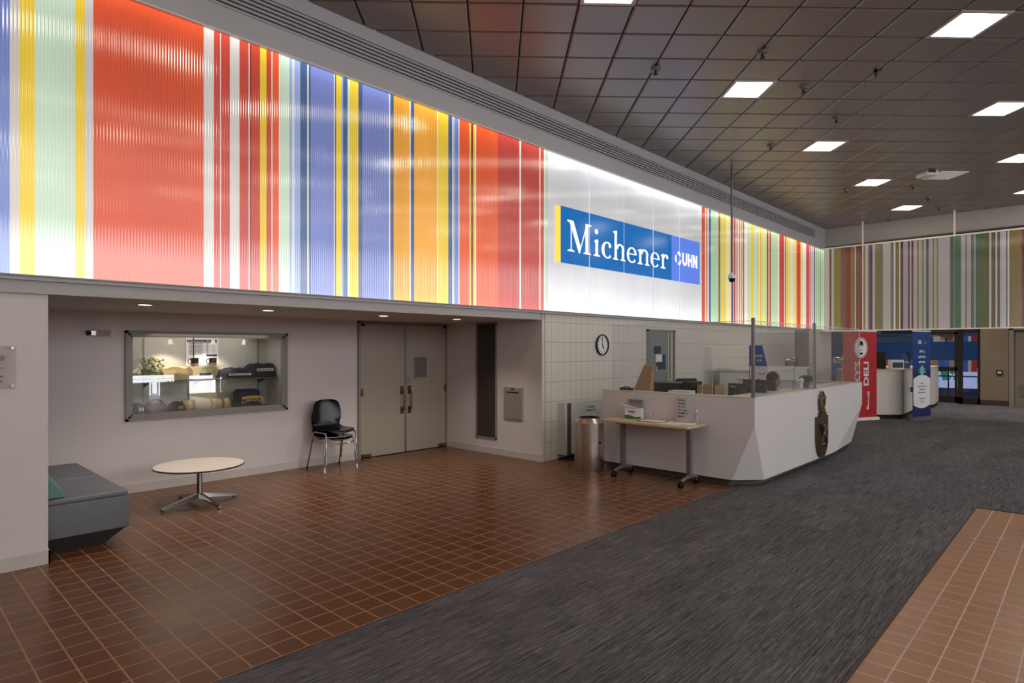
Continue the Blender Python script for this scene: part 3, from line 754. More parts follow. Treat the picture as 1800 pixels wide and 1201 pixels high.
for d, hx in ((d1, 5.14), (d2, 6.76)):
    sub(d, 'hinge', BRASS, B().box(hx, YB-.035, .93, hx+.035, YB-.02, 1.05))
sub(d1, 'floor_pivot', BRASS, B().box(5.14, YB-.05, .02, 5.3, YB-.02, .06)); sub(d2, 'floor_pivot', BRASS, B().box(6.63, YB-.05, .02, 6.78, YB-.02, .06))
sub(d1, 'top_pivot', BLACKM, B().box(5.14, YB-.045, 1.99, 5.19, YB-.02, 2.03)); sub(d2, 'top_pivot', BLACKM, B().box(6.74, YB-.045, 1.99, 6.785, YB-.02, 2.03))

# tall grille and mailbox on the return wall
XR = 6.81
t = thing('wall_vent', 'tall narrow dark ribbed air vent on the alcove side wall', 'vent', (XR, 7.0, .24))
b = B().box(XR-.018, 6.77, .23, XR, 6.80, 2.06).box(XR-.018, 7.21, .23, XR, 7.24, 2.06).box(XR-.018, 6.77, .23, XR, 7.24, .255).box(XR-.018, 6.77, 2.035, XR, 7.24, 2.06)
b.build('vent_frame', FRAMEP, t)
b = B()
for k in range(36): b.box(XR-.012, 6.803+k*.0113, .255, XR-.004, 6.803+k*.0113+.006, 2.035)
b.build('ribs', mat('vent_rib', (82, 74, 68), .5, .2), t)
B().box(XR-.003, 6.8, .25, XR-.0005, 7.21, 2.04).build('backing', DARK, t)
t = thing('mail_drop_box', 'beige metal drop box with a dark slot set in the alcove side wall', 'mailbox', (XR, 6.41, .56))
MB_ = mat('mailbox_beige', (166, 158, 146), .45, .2)
B().box(XR-.02, 6.22, .56, XR, 6.61, 1.06).bevel(.005).build('box_frame', MB_, t)
B().box(XR-.03, 6.25, .585, XR-.018, 6.58, 1.02).bevel(.003).build('box_door', mat('mailbox_door', (156, 148, 136), .45, .2), t)
B().box(XR-.032, 6.29, .975, XR-.028, 6.54, .995).build('mail_slot', DARK, t)
B().box(XR-.034, 6.38, 1.03, XR-.018, 6.45, 1.05).build('name_plate', BRASS, t)
B().box(XR-.036, 6.55, .78, XR-.028, 6.565, .8).build('lock', BRASS, t)

# small light fixture left of the display window
t = thing('emergency_light', 'small cream emergency light on the wall left of the display window', 'light', (1.8, YB, 1.78))
b = B().box(1.77, YB-.03, 1.785, 1.915, YB, 1.855).bevel(.008); b.build('housing', mat('fixture_cream', (176, 164, 140), .5), t)
B().box(1.79, YB-.034, 1.798, 1.90, YB-.029, 1.842).build('face_plate', mat('fixture_face', (150, 138, 116), .4), t)
B().box(1.72, YB-.035, 1.79, 1.77, YB, 1.85).bevel(.006).build('bracket', CHROME, t)
B().tube([(1.72, YB-.02, 1.82), (1.69, YB-.03, 1.82)], [.02, .03], 14).build('lamp_head', BLACK, t, smooth=True)

# display window
x0, x1, z0, z1 = 2.055, 3.985, .82, 1.857
t = thing('display_case', 'recessed glass display case in the alcove wall with a taupe frame', 'display case', (3.0, YB, z0))
b = B()
for (o, w, dy) in ((0, .03, .03), (.028, .028, .018), (.054, .022, .008)):
    b.box(x0+o, YB-dy, z0+o, x0+o+w, YB+.03, z1-o).box(x1-o-w, YB-dy, z0+o, x1-o, YB+.03, z1-o).box(x0+o, YB-dy, z0+o, x1-o, YB+.03, z0+o+w).box(x0+o, YB-dy, z1-o-w, x1-o, YB+.03, z1-o)
b.build('case_frame', FRAMEP, t)
CASEW = mat('case_lining', (196, 192, 184), .7, var=.05)
B().box(x0, YB+.62, z0-.05, x1+.05, YB+.66, z1+.05).build('back_panel', CASEW, t)
B().box(x0-.04, YB+.205, z0-.05, x0, YB+.66, z1+.05).build('side_panel', CASEW, t)
B().box(x1, YB+.205, z0-.05, x1+.04, YB+.66, z1+.05).build('side_panel', CASEW, t)
B().box(x0, YB+.02, z0-.02, x1, YB+.66, z0+.04).build('case_floor', mat('case_floor', (176, 160, 134), .6), t)
B().box(x0, YB+.205, z1, x1, YB+.66, z1+.04).build('case_ceiling', CASEW, t)
B().box(x0+.06, YB+.012, z0+.06, (x0+x1)/2+.03, YB+.018, z1-.06).build('glass_pane', GLASS, t)
B().box((x0+x1)/2+.0, YB+.022, z0+.06, x1-.06, YB+.028, z1-.06).build('glass_pane', GLASS, t)
SHG = clear('shelf_glass', (238, 246, 242), 2.0, haze=.15)
B().box(x0+.02, YB+.2, 1.245, x1-.02, YB+.6, 1.257).build('glass_shelf', SHG, t)
B().box(x0+.02, YB+.196, 1.243, x1-.02, YB+.2, 1.259).build('shelf_edge', mat('shelf_edge', (60, 70, 66), .2), t)
B().box(2.85, YB+.35, 1.42, 3.3, YB+.6, 1.43).build('small_glass_shelf', SHG, t)
for xx in (2.42, 3.0, 3.86):
    b = B().box(xx-.007, YB+.605, z0+.05, xx+.007, YB+.62, z1-.05); b.build('shelf_standard', ALU, t)
    B().prism([(xx-.006, YB+.605, 1.243), (xx-.006, YB+.605, 1.17), (xx-.006, YB+.35, 1.235), (xx-.006, YB+.35, 1.243)], (.012, 0, 0)).build('shelf_bracket', BLACKM, t)
b = B().box(2.3, YB+.28, z1-.02, 3.75, YB+.31, z1).build('light_track', WHITEC, t)
for xx, lab in ((2.62, 'left clear glass spotlight hanging in the display case, over the plant'), (3.13, 'lit middle spotlight hanging in the display case, over the mugs'), (3.53, 'right unlit spotlight hanging in the display case, over the folded shirts')):
    s = thing('display_spotlight', lab, 'spotlight', (xx, YB+.295, z1-.02), 'spotlights on the display case track')
    B().tube([(xx, YB+.295, z1-.02), (xx, YB+.295, z1-.075)], .008, 8).build('stem', CHROME, s, smooth=True)
    B().lathe([(.014, -.07), (.02, -.085), (.036, -.135), (.034, -.135), (.018, -.09)], (xx, YB+.295, z1-.02), 18, cap=False).build('lamp_shade', STEEL, s, smooth=True)
    B().lathe([(.001, -.132), (.03, -.132)], (xx, YB+.295, z1-.02), 18, cap=False).build('bulb', emitter('spot_bulb', (255, 240, 220), 14.0) if xx < 3.4 and 'spot_bulb' not in MATS else (MATS['spot_bulb'] if xx < 3.4 else WHITEC), s)
    if xx < 3.4:
        l = bpy.data.lights.new('case_beam', 'SPOT'); l.energy = 14 if xx > 3 else 14; l.spot_size = math.radians(95); l.spot_blend = .5; l.color = (1, .84, .62); l.shadow_soft_size = .02
        lo = bpy.data.objects.new('lamp', l); COL.objects.link(lo); lo.parent = s; lo.location = (0, -.02, -.15)
        lo.rotation_euler = (math.radians(28), 0, math.radians(-5))
l = bpy.data.lights.new('case_fill', 'AREA'); l.energy = 9; l.size = 1.4; l.color = (1, .93, .84)  # unseen area light added to lift the case interior
lo = bpy.data.objects.new('case_tube', l); COL.objects.link(lo); lo.parent = t; lo.location = (0, .2, z1-.03-z0)

def CX(px, Y): return onY(px, 600, Y)[0]
# poster in the case
yP = YB+.605
p = thing('price_poster', 'cream poster with a dark heading on the display case back', 'poster', (3.2, yP, 1.4))
B().box(CX(327, yP), yP, 1.34, CX(384, yP), yP+.006, 1.80).build('sheet', PAPER, p)
B().box(CX(329, yP), yP-.003, 1.732, CX(381, yP), yP, 1.766).build('heading_bar', DBLUE, p)
text('heading', 'Michener Store', PAPER, (CX(331, yP), yP-.005, 1.740), (1, 0, 0), (0, 0, 1), width=.34, height=.018, parent=p)
b = B()
for k in range(9): b.box(CX(332, yP), yP-.002, 1.712-k*.017, CX(332, yP)+.16+.05*random.random(), yP, 1.717-k*.017).box(CX(362, yP), yP-.002, 1.712-k*.017, CX(366, yP), yP, 1.717-k*.017)
b.build('text_lines', INK, p)
B().box(CX(363, yP), yP-.003, 1.545, CX(381, yP), yP, 1.572).build('footer_bar', DBLUE, p)
# display board under the glass shelf (cream with blue stripe)
p = thing('apron_board', 'cream display board with a blue heading behind the mugs', 'display board', (3.15, YB+.58, .86))
B().box(CX(333, YB+.58), YB+.58, .86, CX(382, YB+.58), YB+.6, 1.405).build('board', mat('board_cream', (226, 206, 164), .7), p)
B().box(CX(351, YB+.578), YB+.574, 1.285, CX(371, YB+.578), YB+.58, 1.325).build('blue_label', INKB, p)

def mug(x, y, z, lab):
    m = thing('mug', lab, 'mug', (x, y, z), 'mugs on the small glass shelf')
    B().lathe([(.001, .0), (.04, 0), (.046, .006), (.048, .1), (.045, .1), (.043, .012), (.001, .01)], (x, y, z), 24, cap=False).build('cup', BLACK, m, smooth=True)
    B().lathe([(.0465, .006), (.0475, .03)], (x, y, z), 24, cap=False).build('copper_band', mat('copper', (176, 112, 70), .35, .6), m, smooth=True)
    B().tube([(x-.045, y, z+.085), (x-.07, y, z+.08), (x-.08, y, z+.052), (x-.07, y, z+.026), (x-.045, y, z+.02)], .006, 8).build('handle', BLACK, m, smooth=True)
mug(CX(342, YB+.45), YB+.45, 1.43, 'left black mug with a copper base on the small glass shelf')
mug(CX(374, YB+.45), YB+.45, 1.43, 'right black mug with a copper base on the small glass shelf')

def garment(name, lab, x, y, z, w, d, h, m, rz=0, group=None, seed=0, strip=None, strip_text=None, tcol=None, arch=0.0):
    t = thing(name, lab, 'clothing', (x, y, z), group)
    b = B().at((x, y, z), rz)
    nx, nz = 12, 5
    rings = []
    for j in range(nz+1):
        v = j/nz
        ring = []
        for i in range(24):
            a = 2*PI*i/24; ca, sa = math.cos(a), math.sin(a)
            sq = lambda q: math.copysign(abs(q)**.6, q)
            k = (1-.16*v**3)
            ring.append((sq(ca)*w/2*k, sq(sa)*d/2*k, h*v+arch*(1-ca*ca)*v*.5))
        rings.append(ring)
    rings.append([(p[0]*.86, p[1]*.82, p[2]+.008) for p in rings[-1]]); rings.append([(p[0]*.5, p[1]*.5, p[2]+.002) for p in rings[-1]])
    b.loft(rings); b.jitter(.034, 12+seed)
    bb = b.build('folded_cloth', m, t, smooth=True)
    for vv in bb.data.vertices: vv.co.z = max(vv.co.z, .0)
    if strip:
        sx0, sx1, sz0, sz1 = strip
        c, s_ = math.cos(rz), math.sin(rz)
        b = B().at((x, y, z), rz); n = 10; yy = -d/2-.018
        for i in range(n):
            u0 = sx0+(sx1-sx0)*i/n; u1 = sx0+(sx1-sx0)*(i+1)/n
            zo = lambda u: arch*(1-(2*u/w)**2)
            b.faces([(u0, yy, sz0+zo(u0)), (u1, yy, sz0+zo(u1)), (u1, yy, sz1+zo(u1)), (u0, yy, sz1+zo(u0))], [(0, 1, 2, 3)])
        b.build('printed_strip', tcol or PAPER, t)
        if strip_text:
            text('strip_text', strip_text, INK if tcol else INK, (x+sx0*c*.9+0*s_, y+sx0*s_*.9+(yy-.004)*c, z+sz0+(sz1-sz0)*.2+arch*.4), (c, s_, 0), (0, 0, 1), width=(sx1-sx0)*.9, height=(sz1-sz0)*.6, parent=t, bold=.02)
    return t
garment('folded_shirt', 'flat folded dark shirt with a cream name strip on the display shelf', CX(411, YB+.4), YB+.4, 1.26, .42, .26, .11, NAVY, .0, 'folded shirts on the glass shelf', 1, (-.12, .17, .035, .06), 'Michener')
garment('folded_shirt', 'thick folded dark shirt with a name strip, right end of the display shelf', CX(457, YB+.4), YB+.4, 1.26, .42, .26, .17, NAVY, .05, 'folded shirts on the glass shelf', 2, (-.12, .12, .085, .12), 'Michener')
garment('folded_sweater', 'folded black sweater with a gold lettered band on the display case floor', CX(434, YB+.35), YB+.35, .86, .36, .24, .22, NAVY, .05, None, 3, (-.14, .16, .05, .13), 'MICHENER', GOLD, .03)
garment('folded_tote', 'heap of folded tan tote bags beside the plant on the display shelf', CX(308, YB+.4), YB+.4, 1.26, .40, .26, .15, TAN, 0, None, 4)
# caps
def capobj(x, y, z, lab, m, ink, rz=0):
    c = thing('baseball_cap', lab, 'cap', (x, y, z), 'baseball caps in the display case')
    b = B().at((x, y, z), rz)
    rings = []
    for j in range(7):
        a = PI/2*j/6.4; rr = .105*math.cos(a)**.8; rings.append([(rr*math.cos(2*PI*i/24), rr*1.1*math.sin(2*PI*i/24), .13*math.sin(a)+.01) for i in range(24)])
    b.loft(rings).build('crown', m, c, smooth=True)
    b = B().at((x, y, z), rz); n = 12; top = []; bot = []
    pts = [(.1*math.cos(PI+PI*i/n), -.02+.1*math.sin(PI+PI*i/n)) for i in range(n+1)]
    out = [(.1*math.cos(PI+PI*i/n)*1.02, -.04+.185*math.sin(PI+PI*i/n)) for i in range(n+1)]
    b.loft([[(p[0], p[1], .022) for p in pts], [(p[0], p[1], .018-.02*abs(p[0])/.1) for p in out], [(p[0], p[1], .013-.02*abs(p[0])/.1) for p in out], [(p[0], p[1], .014) for p in pts]], cap=False, closed=False)
    b.build('brim', m, c, smooth=True)
    cr, sr = math.cos(rz), math.sin(rz)
    text('letter', 'M', ink, (x+sr*.112, y-cr*.112, z+.045), (cr, sr, 0), (0, 0, 1), width=.055, height=.05, parent=c, bold=.01, align='CENTER')
capobj(CX(240, YB+.3), YB+.3, .86, 'black cap with a white letter at the left end of the display case', NAVY, PAPER, .2)
capobj(CX(310, YB+.26), YB+.26, .86, 'black cap with a gold letter in the middle of the display case floor', NAVY, GOLD, .15)
# duffel bag and rolled blanket
t = thing('duffel_bag', 'dark brown slumped duffel bag with handles between the two caps', 'bag', (CX(273, YB+.35), YB+.35, .86))
bx = CX(273, YB+.35)
B().at((bx, YB+.35, .86)).ball((0, 0, .055), .16, 20, 10, (1.15, .7, .38)).jitter(.02, 9).build('bag_body', BROWNC, t, smooth=True)
for dy in (-.05, .05): B().tube([(bx-.09, YB+.35+dy, .945), (bx-.05, YB+.35+dy, 1.01), (bx+.03, YB+.35+dy, 1.03), (bx+.1, YB+.35+dy, .95)], .01, 8).build('bag_handle', BLACKM, t, smooth=True)
bx = CX(361, YB+.32)
t = thing('rolled_blanket', 'tan rolled picnic blanket with dark straps on the display case floor', 'blanket', (bx, YB+.32, .86))
B().tube([(bx-.29, YB+.32, .93), (bx-.28, YB+.32, .93), (bx, YB+.32, .93), (bx+.28, YB+.32, .93), (bx+.29, YB+.32, .93)], [.055, .068, .07, .068, .055], 20).build('blanket_roll', TAN, t, smooth=True)
for q in (-.16, .06, .2): B().tube([(bx+q-.015, YB+.32, .93), (bx+q+.015, YB+.32, .93)], .0735, 20).build('strap', BROWNC, t, smooth=True)
# trailing plant
px_ = CX(262, YB+.36)
t = thing('trailing_plant', 'bushy pale green trailing plant at the left end of the display shelf', 'plant', (px_, YB+.4, 1.26))
B().lathe([(.001, 0), (.05, 0), (.065, .09), (.06, .09), (.05, .02)], (px_, YB+.42, 1.26), 20, cap=False).build('pot', WHITEC, t, smooth=True)
def leaves(b, c, spread, n, size, up=.5, r=random):
    for _ in range(n):
        th = r.random()*2*PI; rr = r.random()**.6
        p = Vector((c[0]+spread[0]*rr*math.cos(th), c[1]+spread[1]*rr*math.sin(th), c[2]+spread[2]*(r.random()*2-1)*(1-rr*.4)))
        d = Vector((r.uniform(-1, 1), r.uniform(-1, 1), r.uniform(-.3, 1)*up)).normalized(); s = d.cross(Vector((r.uniform(-1, 1), r.uniform(-1, 1), r.uniform(-1, 1)))).normalized()
        L = size*r.uniform(.6, 1.2); w = L*.35
        b.faces([tuple(p), tuple(p+d*L*.5+s*w), tuple(p+d*L), tuple(p+d*L*.5-s*w)], [(0, 1, 2, 3)])
b = B(); leaves(b, (px_-.05, YB+.34, 1.31), (.24, .1, .075), 520, .035); leaves(b, (px_+.03, YB+.36, 1.43), (.12, .08, .13), 300, .035)
b.build('leaves', LEAF, t)
b = B()
for k in range(16):
    a = random.random()*2*PI; e = (px_+.2*math.cos(a), YB+.38+.08*math.sin(a), 1.28+.2*random.random())
    b.tube([(px_, YB+.42, 1.33), ((px_+e[0])/2, (YB+.42+e[1])/2, max(e[2], 1.36)+.05), e], .0025, 5)
b.build('stems', mat('stem_green', (120, 120, 80), .6), t)

# bench
t = thing('upholstered_bench', 'grey vinyl two seat bench with a tapered plinth behind the left pier', 'bench', (1.0, 6.9, 0))
bx0, bx1 = .45, 1.575
def rounded(b, x0, y0, z0, x1, y1, z1, w): b.box(x0, y0, z0, x1, y1, z1).bevel(w, 3); return b
rounded(B(), bx0, 6.0, .13, bx1, 7.82, .40, .012).build('bench_body', SOFA, t, smooth=True)
rounded(B(), bx0, 6.0, .395, bx1-.005, 6.9, .445, .03).build('seat', SOFA, t, smooth=True)
rounded(B(), bx0, 6.91, .395, bx1-.005, 7.82, .445, .03).build('seat', SOFA, t, smooth=True)
b = B(); lo = [(bx0+.1, 6.12, .0), (bx1-.15, 6.12, .0), (bx1-.15, 7.72, .0), (bx0+.1, 7.72, .0)]; hi = [(bx0+.02, 6.02, .128), (bx1-.02, 6.02, .128), (bx1-.02, 7.8, .128), (bx0+.02, 7.8, .128)]
b.loft([lo, hi]).build('plinth', mat('plinth_grey', (60, 58, 60), .6), t)
b = B().prism([(.76, 6.04, .446), (1.14, 6.04, .446), (1.11, 6.04, .52), (.97, 6.04, .72), (.86, 6.04, .76)], (0, .75, 0)).bevel(.02, 3)
b.build('back_cushion', TEAL, t, smooth=True)

# round coffee table
tx, ty = 2.49, 6.97
t = thing('round_coffee_table', 'low round cream coffee table with a chrome four star base', 'table', (tx, ty, 0))
B().lathe([(.001, .392), (.42, .392), (.437, .398), (.441, .404), (.437, .41), (.001, .41)], (tx, ty, 0), 64, cap=False).build('tabletop', TABLETOP, t, smooth=True)
B().lathe([(.434, .391), (.443, .395), (.4435, .405), (.438, .409)], (tx, ty, 0), 64, cap=False).build('edge_band', mat('table_edge', (50, 44, 44), .4), t, smooth=True)
B().lathe([(.001, .08), (.03, .08), (.027, .1), (.027, .37), (.09, .388), (.09, .392), (.001, .392)], (tx, ty, 0), 28, cap=False).build('pedestal', CHROME, t, smooth=True)
for (fx, fy) in ((2.07, 6.83), (2.53, 6.53), (2.87, 6.97), (2.42, 7.36)):
    d = Vector((fx-tx, fy-ty, 0)); L = d.length; d.normalize(); s = Vector((-d.y, d.x, 0))
    P = lambda u, w, z: tuple(Vector((tx, ty, 0))+d*u+s*w+Vector((0, 0, z)))
    b = B().loft([[P(.0, -.028, .06), P(.0, .028, .06), P(.0, .022, .11), P(.0, -.022, .11)], [P(L, -.016, .012), P(L, .016, .012), P(L, .013, .032), P(L, -.013, .032)]])
    lg = b.build('leg', CHROME, t)
    B().lathe([(.001, 0), (.014, 0), (.014, .014), (.001, .014)], (tx+d.x*(L-.02), ty+d.y*(L-.02), 0), 12, cap=False).build('glide', BLACK, lg)

# stacked shell chairs
def shell_chair(cx, cy, dz, lab):
    t = thing('stacking_chair', lab, 'chair', (cx, cy, 0), 'stacked shell chairs by the doors')
    prof = [(-.235, .405, .15), (-.22, .432, .195), (-.17, .44, .215), (-.08, .433, .225), (.02, .43, .225), (.11, .435, .215), (.165, .452, .20), (.20, .49, .195), (.215, .55, .205), (.228, .64, .222), (.24, .73, .212), (.248, .785, .195), (.25, .815, .165), (.25, .832, .12), (.25, .838, .07)]
    nu = 14; rings = []
    for k, (y, z, hw) in enumerate(prof):
        f = k/(len(prof)-1); ring = []
        for i in range(nu+1):
            u = -1+2*i/nu
            e = abs(u)**3
            seatw = max(0, 1-abs(f-.3)/.3)
            ring.append((cx+hw*u, cy+y-.05*e*(1 if f > .5 else .0)-.01*u*u*(f > .5), z+dz+.022*e*(1 if f <= .5 else 0)))
        rings.append(ring)
    o = B().loft(rings, closed=False).build('shell', BLACK, t, smooth=True)
    md = o.modifiers.new('thick', 'SOLIDIFY'); md.thickness = .008; md.offset = 0
    o.modifiers.new('round', 'SUBSURF').levels = 1; o.modifiers['round'].render_levels = 2
    # frame: side loops with front and rear legs
    for sx in (-1, 1):
        x = cx+sx*.235; xi = cx+sx*.225
        z0 = max(dz-.02, 0)
        B().tube([(x+sx*.012, cy-.235, dz), (x, cy-.205, .2+dz), (xi, cy-.19, .39+dz), (xi, cy-.17, .415+dz)], .0105, 10).build('front_leg', CHROME, t, smooth=True)
        B().tube([(xi, cy-.17, .415+dz), (xi, cy+.1, .415+dz), (xi, cy+.135, .40+dz), (x, cy+.17, .25+dz), (x+sx*.015, cy+.235, dz)], .0105, 10).build('rear_leg', CHROME, t, smooth=True)
        if dz < .02:
            B().tube([(x+sx*.0125, cy-.237, .001), (x+sx*.0105, cy-.229, .06)], .0125, 10).build('leg_tip', WHITEC, t, smooth=True)
            B().tube([(x+sx*.0155, cy+.237, .001), (x+sx*.013, cy+.225, .03)], .0125, 10).build('leg_tip', BLACK, t, smooth=True)
    B().tube([(cx-.225, cy-.18, .37+dz), (cx-.12, cy-.19, .355+dz), (cx, cy-.19, .352+dz), (cx+.12, cy-.19, .355+dz), (cx+.225, cy-.18, .37+dz)], .0095, 10).build('front_stretcher', CHROME, t, smooth=True)
    B().tube([(cx-.225, cy+.1, .405+dz), (cx+.225, cy+.1, .405+dz)], .0085, 8).build('rear_stretcher', CHROME, t, smooth=True)
    return t
shell_chair(4.47, 7.655, 0.0, 'lower black shell chair on chrome legs, bottom of the stack by the doors')
shell_chair(4.47, 7.615, .1, 'upper glossy black shell chair of the stack beside the double doors')

# acrylic plaque on the left pier
t = thing('acrylic_plaque', 'clear acrylic plaque on metal standoffs on the left white pier', 'plaque', (.5, YF-.03, 1.36))
B().box(.25, YF-.034, 1.355, .788, YF-.028, 1.672).build('acrylic_plate', clear('plaque_acrylic', (251, 251, 251), 1.5, haze=.03), t)
for zz in (1.375, 1.655):
    for xx in (.27, .765): 
        b = B().at((xx, YF-.02, zz), 0, PI/2); b.lathe([(.001, 0.022), (.009, .022), (.009, -.02), (.001, -.02)], (0, 0, 0), 14, cap=False); b.build('standoff', STEEL, t, smooth=True)
b = B()
for k, w in enumerate((.13, .10, .125, .12)): b.box(.40, YF-.036, 1.505-k*.034, .61+w*.8, YF-.0345, 1.512-k*.034+(.006 if k else 0))
b.build('text_lines', mat('plaque_ink', (110, 104, 100), .6), t)
B().box(.55, YF-.036, 1.56, .695, YF-.0345, 1.60).build('colour_bar', mat('plaque_red', (150, 70, 60), .6), t)
B().box(.70, YF-.036, 1.56, .722, YF-.0345, 1.60).build('colour_bar', mat('plaque_tan', (150, 130, 110), .6), t)

# clock on the tiled wall
cx_, cz_ = 8.28, 1.71
t = thing('wall_clock', 'round black rimmed wall clock on the white tiled wall', 'clock', (cx_, YF, cz_))
def facing(b, x, y, z): return b.at((x, y, z), 0, PI/2)   # local z points to -Y
facing(B(), cx_, YF, cz_).lathe([(.165, 0), (.172, .012), (.17, .035), (.158, .042), (.15, .03), (.15, 0)], (0, 0, 0), 48).build('rim', BLACK, t, smooth=True)
facing(B(), cx_, YF, cz_).lathe([(.001, .018), (.152, .018), (.152, .005)], (0, 0, 0), 48, cap=False).build('clock_face', mat('clock_white', (232, 230, 228), .5), t)
for k in range(12):
    a = PI/2-PI/6*(k+1)
    text('numeral', str(k+1), INK, (cx_+.115*math.cos(a), YF-.021, cz_+.115*math.sin(a)-.014), (1, 0, 0), (0, 0, 1), height=.03, parent=t, align='CENTER', bold=.01)
for a, L, w in ((math.radians(-60), .07, .008), (math.radians(95), .115, .005)):
    B().tube([(cx_-.015*math.cos(a), YF-.024, cz_-.015*math.sin(a)), (cx_+L*math.cos(a), YF-.024, cz_+L*math.sin(a))], w, 6).build('hand', INK, t)

# staff door seen through the plexiglass (window opening in tiled wall)
B().box(9.66, YF-.02, 0, 9.72, YF+.01, 2.0).box(10.62, YF-.02, 0, 10.68, YF+.01, 2.0).box(9.66, YF-.02, 1.96, 10.68, YF+.01, 2.0).build('door_frame_staff', FRAMEP, **ST)
dd = box('door_3', mat('staff_door', (124, 134, 136), .35, var=.05), 9.74, YF-.012, 0.01, 10.40, YF-.001, 1.96, **ST)
B().box(10.40, YF-.016, 0, 10.46, YF-.0005, 1.96).box(10.50, YF-.012, 0, 10.6, YF-.0005, 1.96).build('door_jamb', mat('jamb_beige', (180, 172, 158), .5), **ST)
B().box(10.46, YF-.008, 0, 10.5, YF-.0005, 1.96).box(10.6, YF-.008, 0, 10.63, YF-.0005, 1.96).box(9.71, YF-.008, 0, 9.745, YF-.0005, 1.96).build('door_gap', DARK, **ST)
pap = [((371, 462), (290, 390)), ((396, 478), (400, 495)), ((484, 524), (400, 495)), ((404, 524), (500, 600))]
labs = ['small pictured notice taped at the top of the staff door', 'white notice in the middle of the staff door', 'dark notice beside the white one on the staff door', 'dark grey notice lowest on the staff door']
for ((a, c), (d, e)), lb, mm in zip(pap, labs, (CHARC, PAPER, BLUE, CHARC)):
    P0 = onY(1100+a/7.5, 570+e/7.5, YF-.014); P1 = onY(1100+c/7.5, 570+d/7.5, YF-.014)
    o = B().box(P0[0], YF-.0165, P0[2], P1[0], YF-.0135, P1[2]).build('door_notice', mm, **T(lb, 'notice', 'notices on the staff door'))
sub(dd, 'lock_plate', STEEL, B().box(9.93, YF-.025, 1.22, 10.02, YF-.012, 1.32))
sub(dd, 'lever_handle', STEEL, B().box(10.33, YF-.03, 1.05, 10.37, YF-.012, 1.15))

# convector heater cabinet with sign
t = thing('wall_heater_cabinet', 'low white heater cabinet with a paper notice on the tiled wall', 'heater', (7.6, YF, .08))
B().box(7.15, YF-.14, .07, 8.25, YF, .845).bevel(.006).build('cabinet', mat('heater_white', (204, 202, 198), .45), t)
b = B().box(7.21, YF-.145, .075, 7.30, YF-.139, .835); b.build('side_grille', mat('grille_brown', (84, 72, 64), .6, var=.3, scale=90), t)
B().box(7.64, YF-.144, .52, 7.95, YF-.1405, .80).build('notice_paper', mat('notice_grey', (206, 208, 212), .7), t)
for k, (s_, zz) in enumerate((('AUTHORIZED', .735), ('PERSONNEL ONLY', .685))):
    text('notice_text', s_, INKB, (7.795, YF-.146, zz), (1, 0, 0), (0, 0, 1), height=.026, parent=t, align='CENTER', bold=.02, width=.2+.06*k)
B().box(7.74, YF-.146, .575, 7.85, YF-.1445, .605).build('notice_bar', INKB, t)
B().box(7.15, 5.35, .0, 8.3, YF-.001, .012).build('floor_mat', BLACKM, **T('thin dark floor mat below the white heater cabinet', 'floor mat'))

# trash can
tx, ty = 6.78, 4.98
t = thing('trash_can', 'round brushed steel trash can with a sloped rim beside the folding table', 'trash can', (tx, ty, 0))
B().lathe([(.001, .03), (.195, .03), (.2, .04), (.2, .41), (.2, .418), (.197, .42), (.2, .422), (.2, .43), (.2, .645), (.2, .655), (.193, .662), (.148, .708), (.14, .715), (.125, .715), (.125, .6), (.001, .6)], (tx, ty, 0), 48, cap=False).build('body', STEEL, t, smooth=True)
B().lathe([(.001, 0), (.175, 0), (.18, .03), (.001, .03)], (tx, ty, 0), 40, cap=False).build('base_ring', STEEL, t, smooth=True)
B().lathe([(.124, .70), (.142, .716), (.14, .725), (.12, .725), (.118, .62)], (tx, ty, 0), 40, cap=False).build('rim', BLACK, t, smooth=True)
a = math.radians(-100)
B().at((tx+.201*math.cos(a), ty+.201*math.sin(a), .40), a+PI/2, PI/2).lathe([(.001, .002), (.018, .002), (.018, -.004)], (0, 0, 0), 16, cap=False).build('emblem', BLACK, t)

# folding table with casters
t = thing('training_table', 'narrow birch topped table with grey T legs on casters against the counter', 'table', (6.8, 4.05, 0))
B().box(6.6, 3.44, .705, 7.09, 4.69, .735).bevel(.008).build('tabletop', WOOD, t, smooth=True)
GL = mat('leg_grey', (128, 126, 132), .4, .5)
for ly in (4.50, 3.56):
    lg = B().box(6.84, ly-.03, .09, 6.90, ly+.03, .705).bevel(.01).build('leg', GL, t)
    B().tube([(6.66, ly, .075), (6.80, ly, .1), (6.94, ly, .1), (7.05, ly, .075)], .022, 10).build('foot_bar', GL, lg, smooth=True)
    B().box(6.72, ly-.02, .68, 7.0, ly+.02, .705).build('top_bracket', GL, lg)
    for fx in (6.655, 7.045):
        b = B()
        for sy in (-.018, .018): b.at((fx, ly+sy, .036), 0, PI/2).lathe([(.001, -.009), (.03, -.009), (.036, -.004), (.036, .004), (.03, .009), (.001, .009)], (0, 0, 0), 18, cap=False)
        b.at().tube([(fx, ly, .03), (fx, ly, .08)], .012, 8)
        b.build('caster', BLACK, t, smooth=True)
ZT = .735
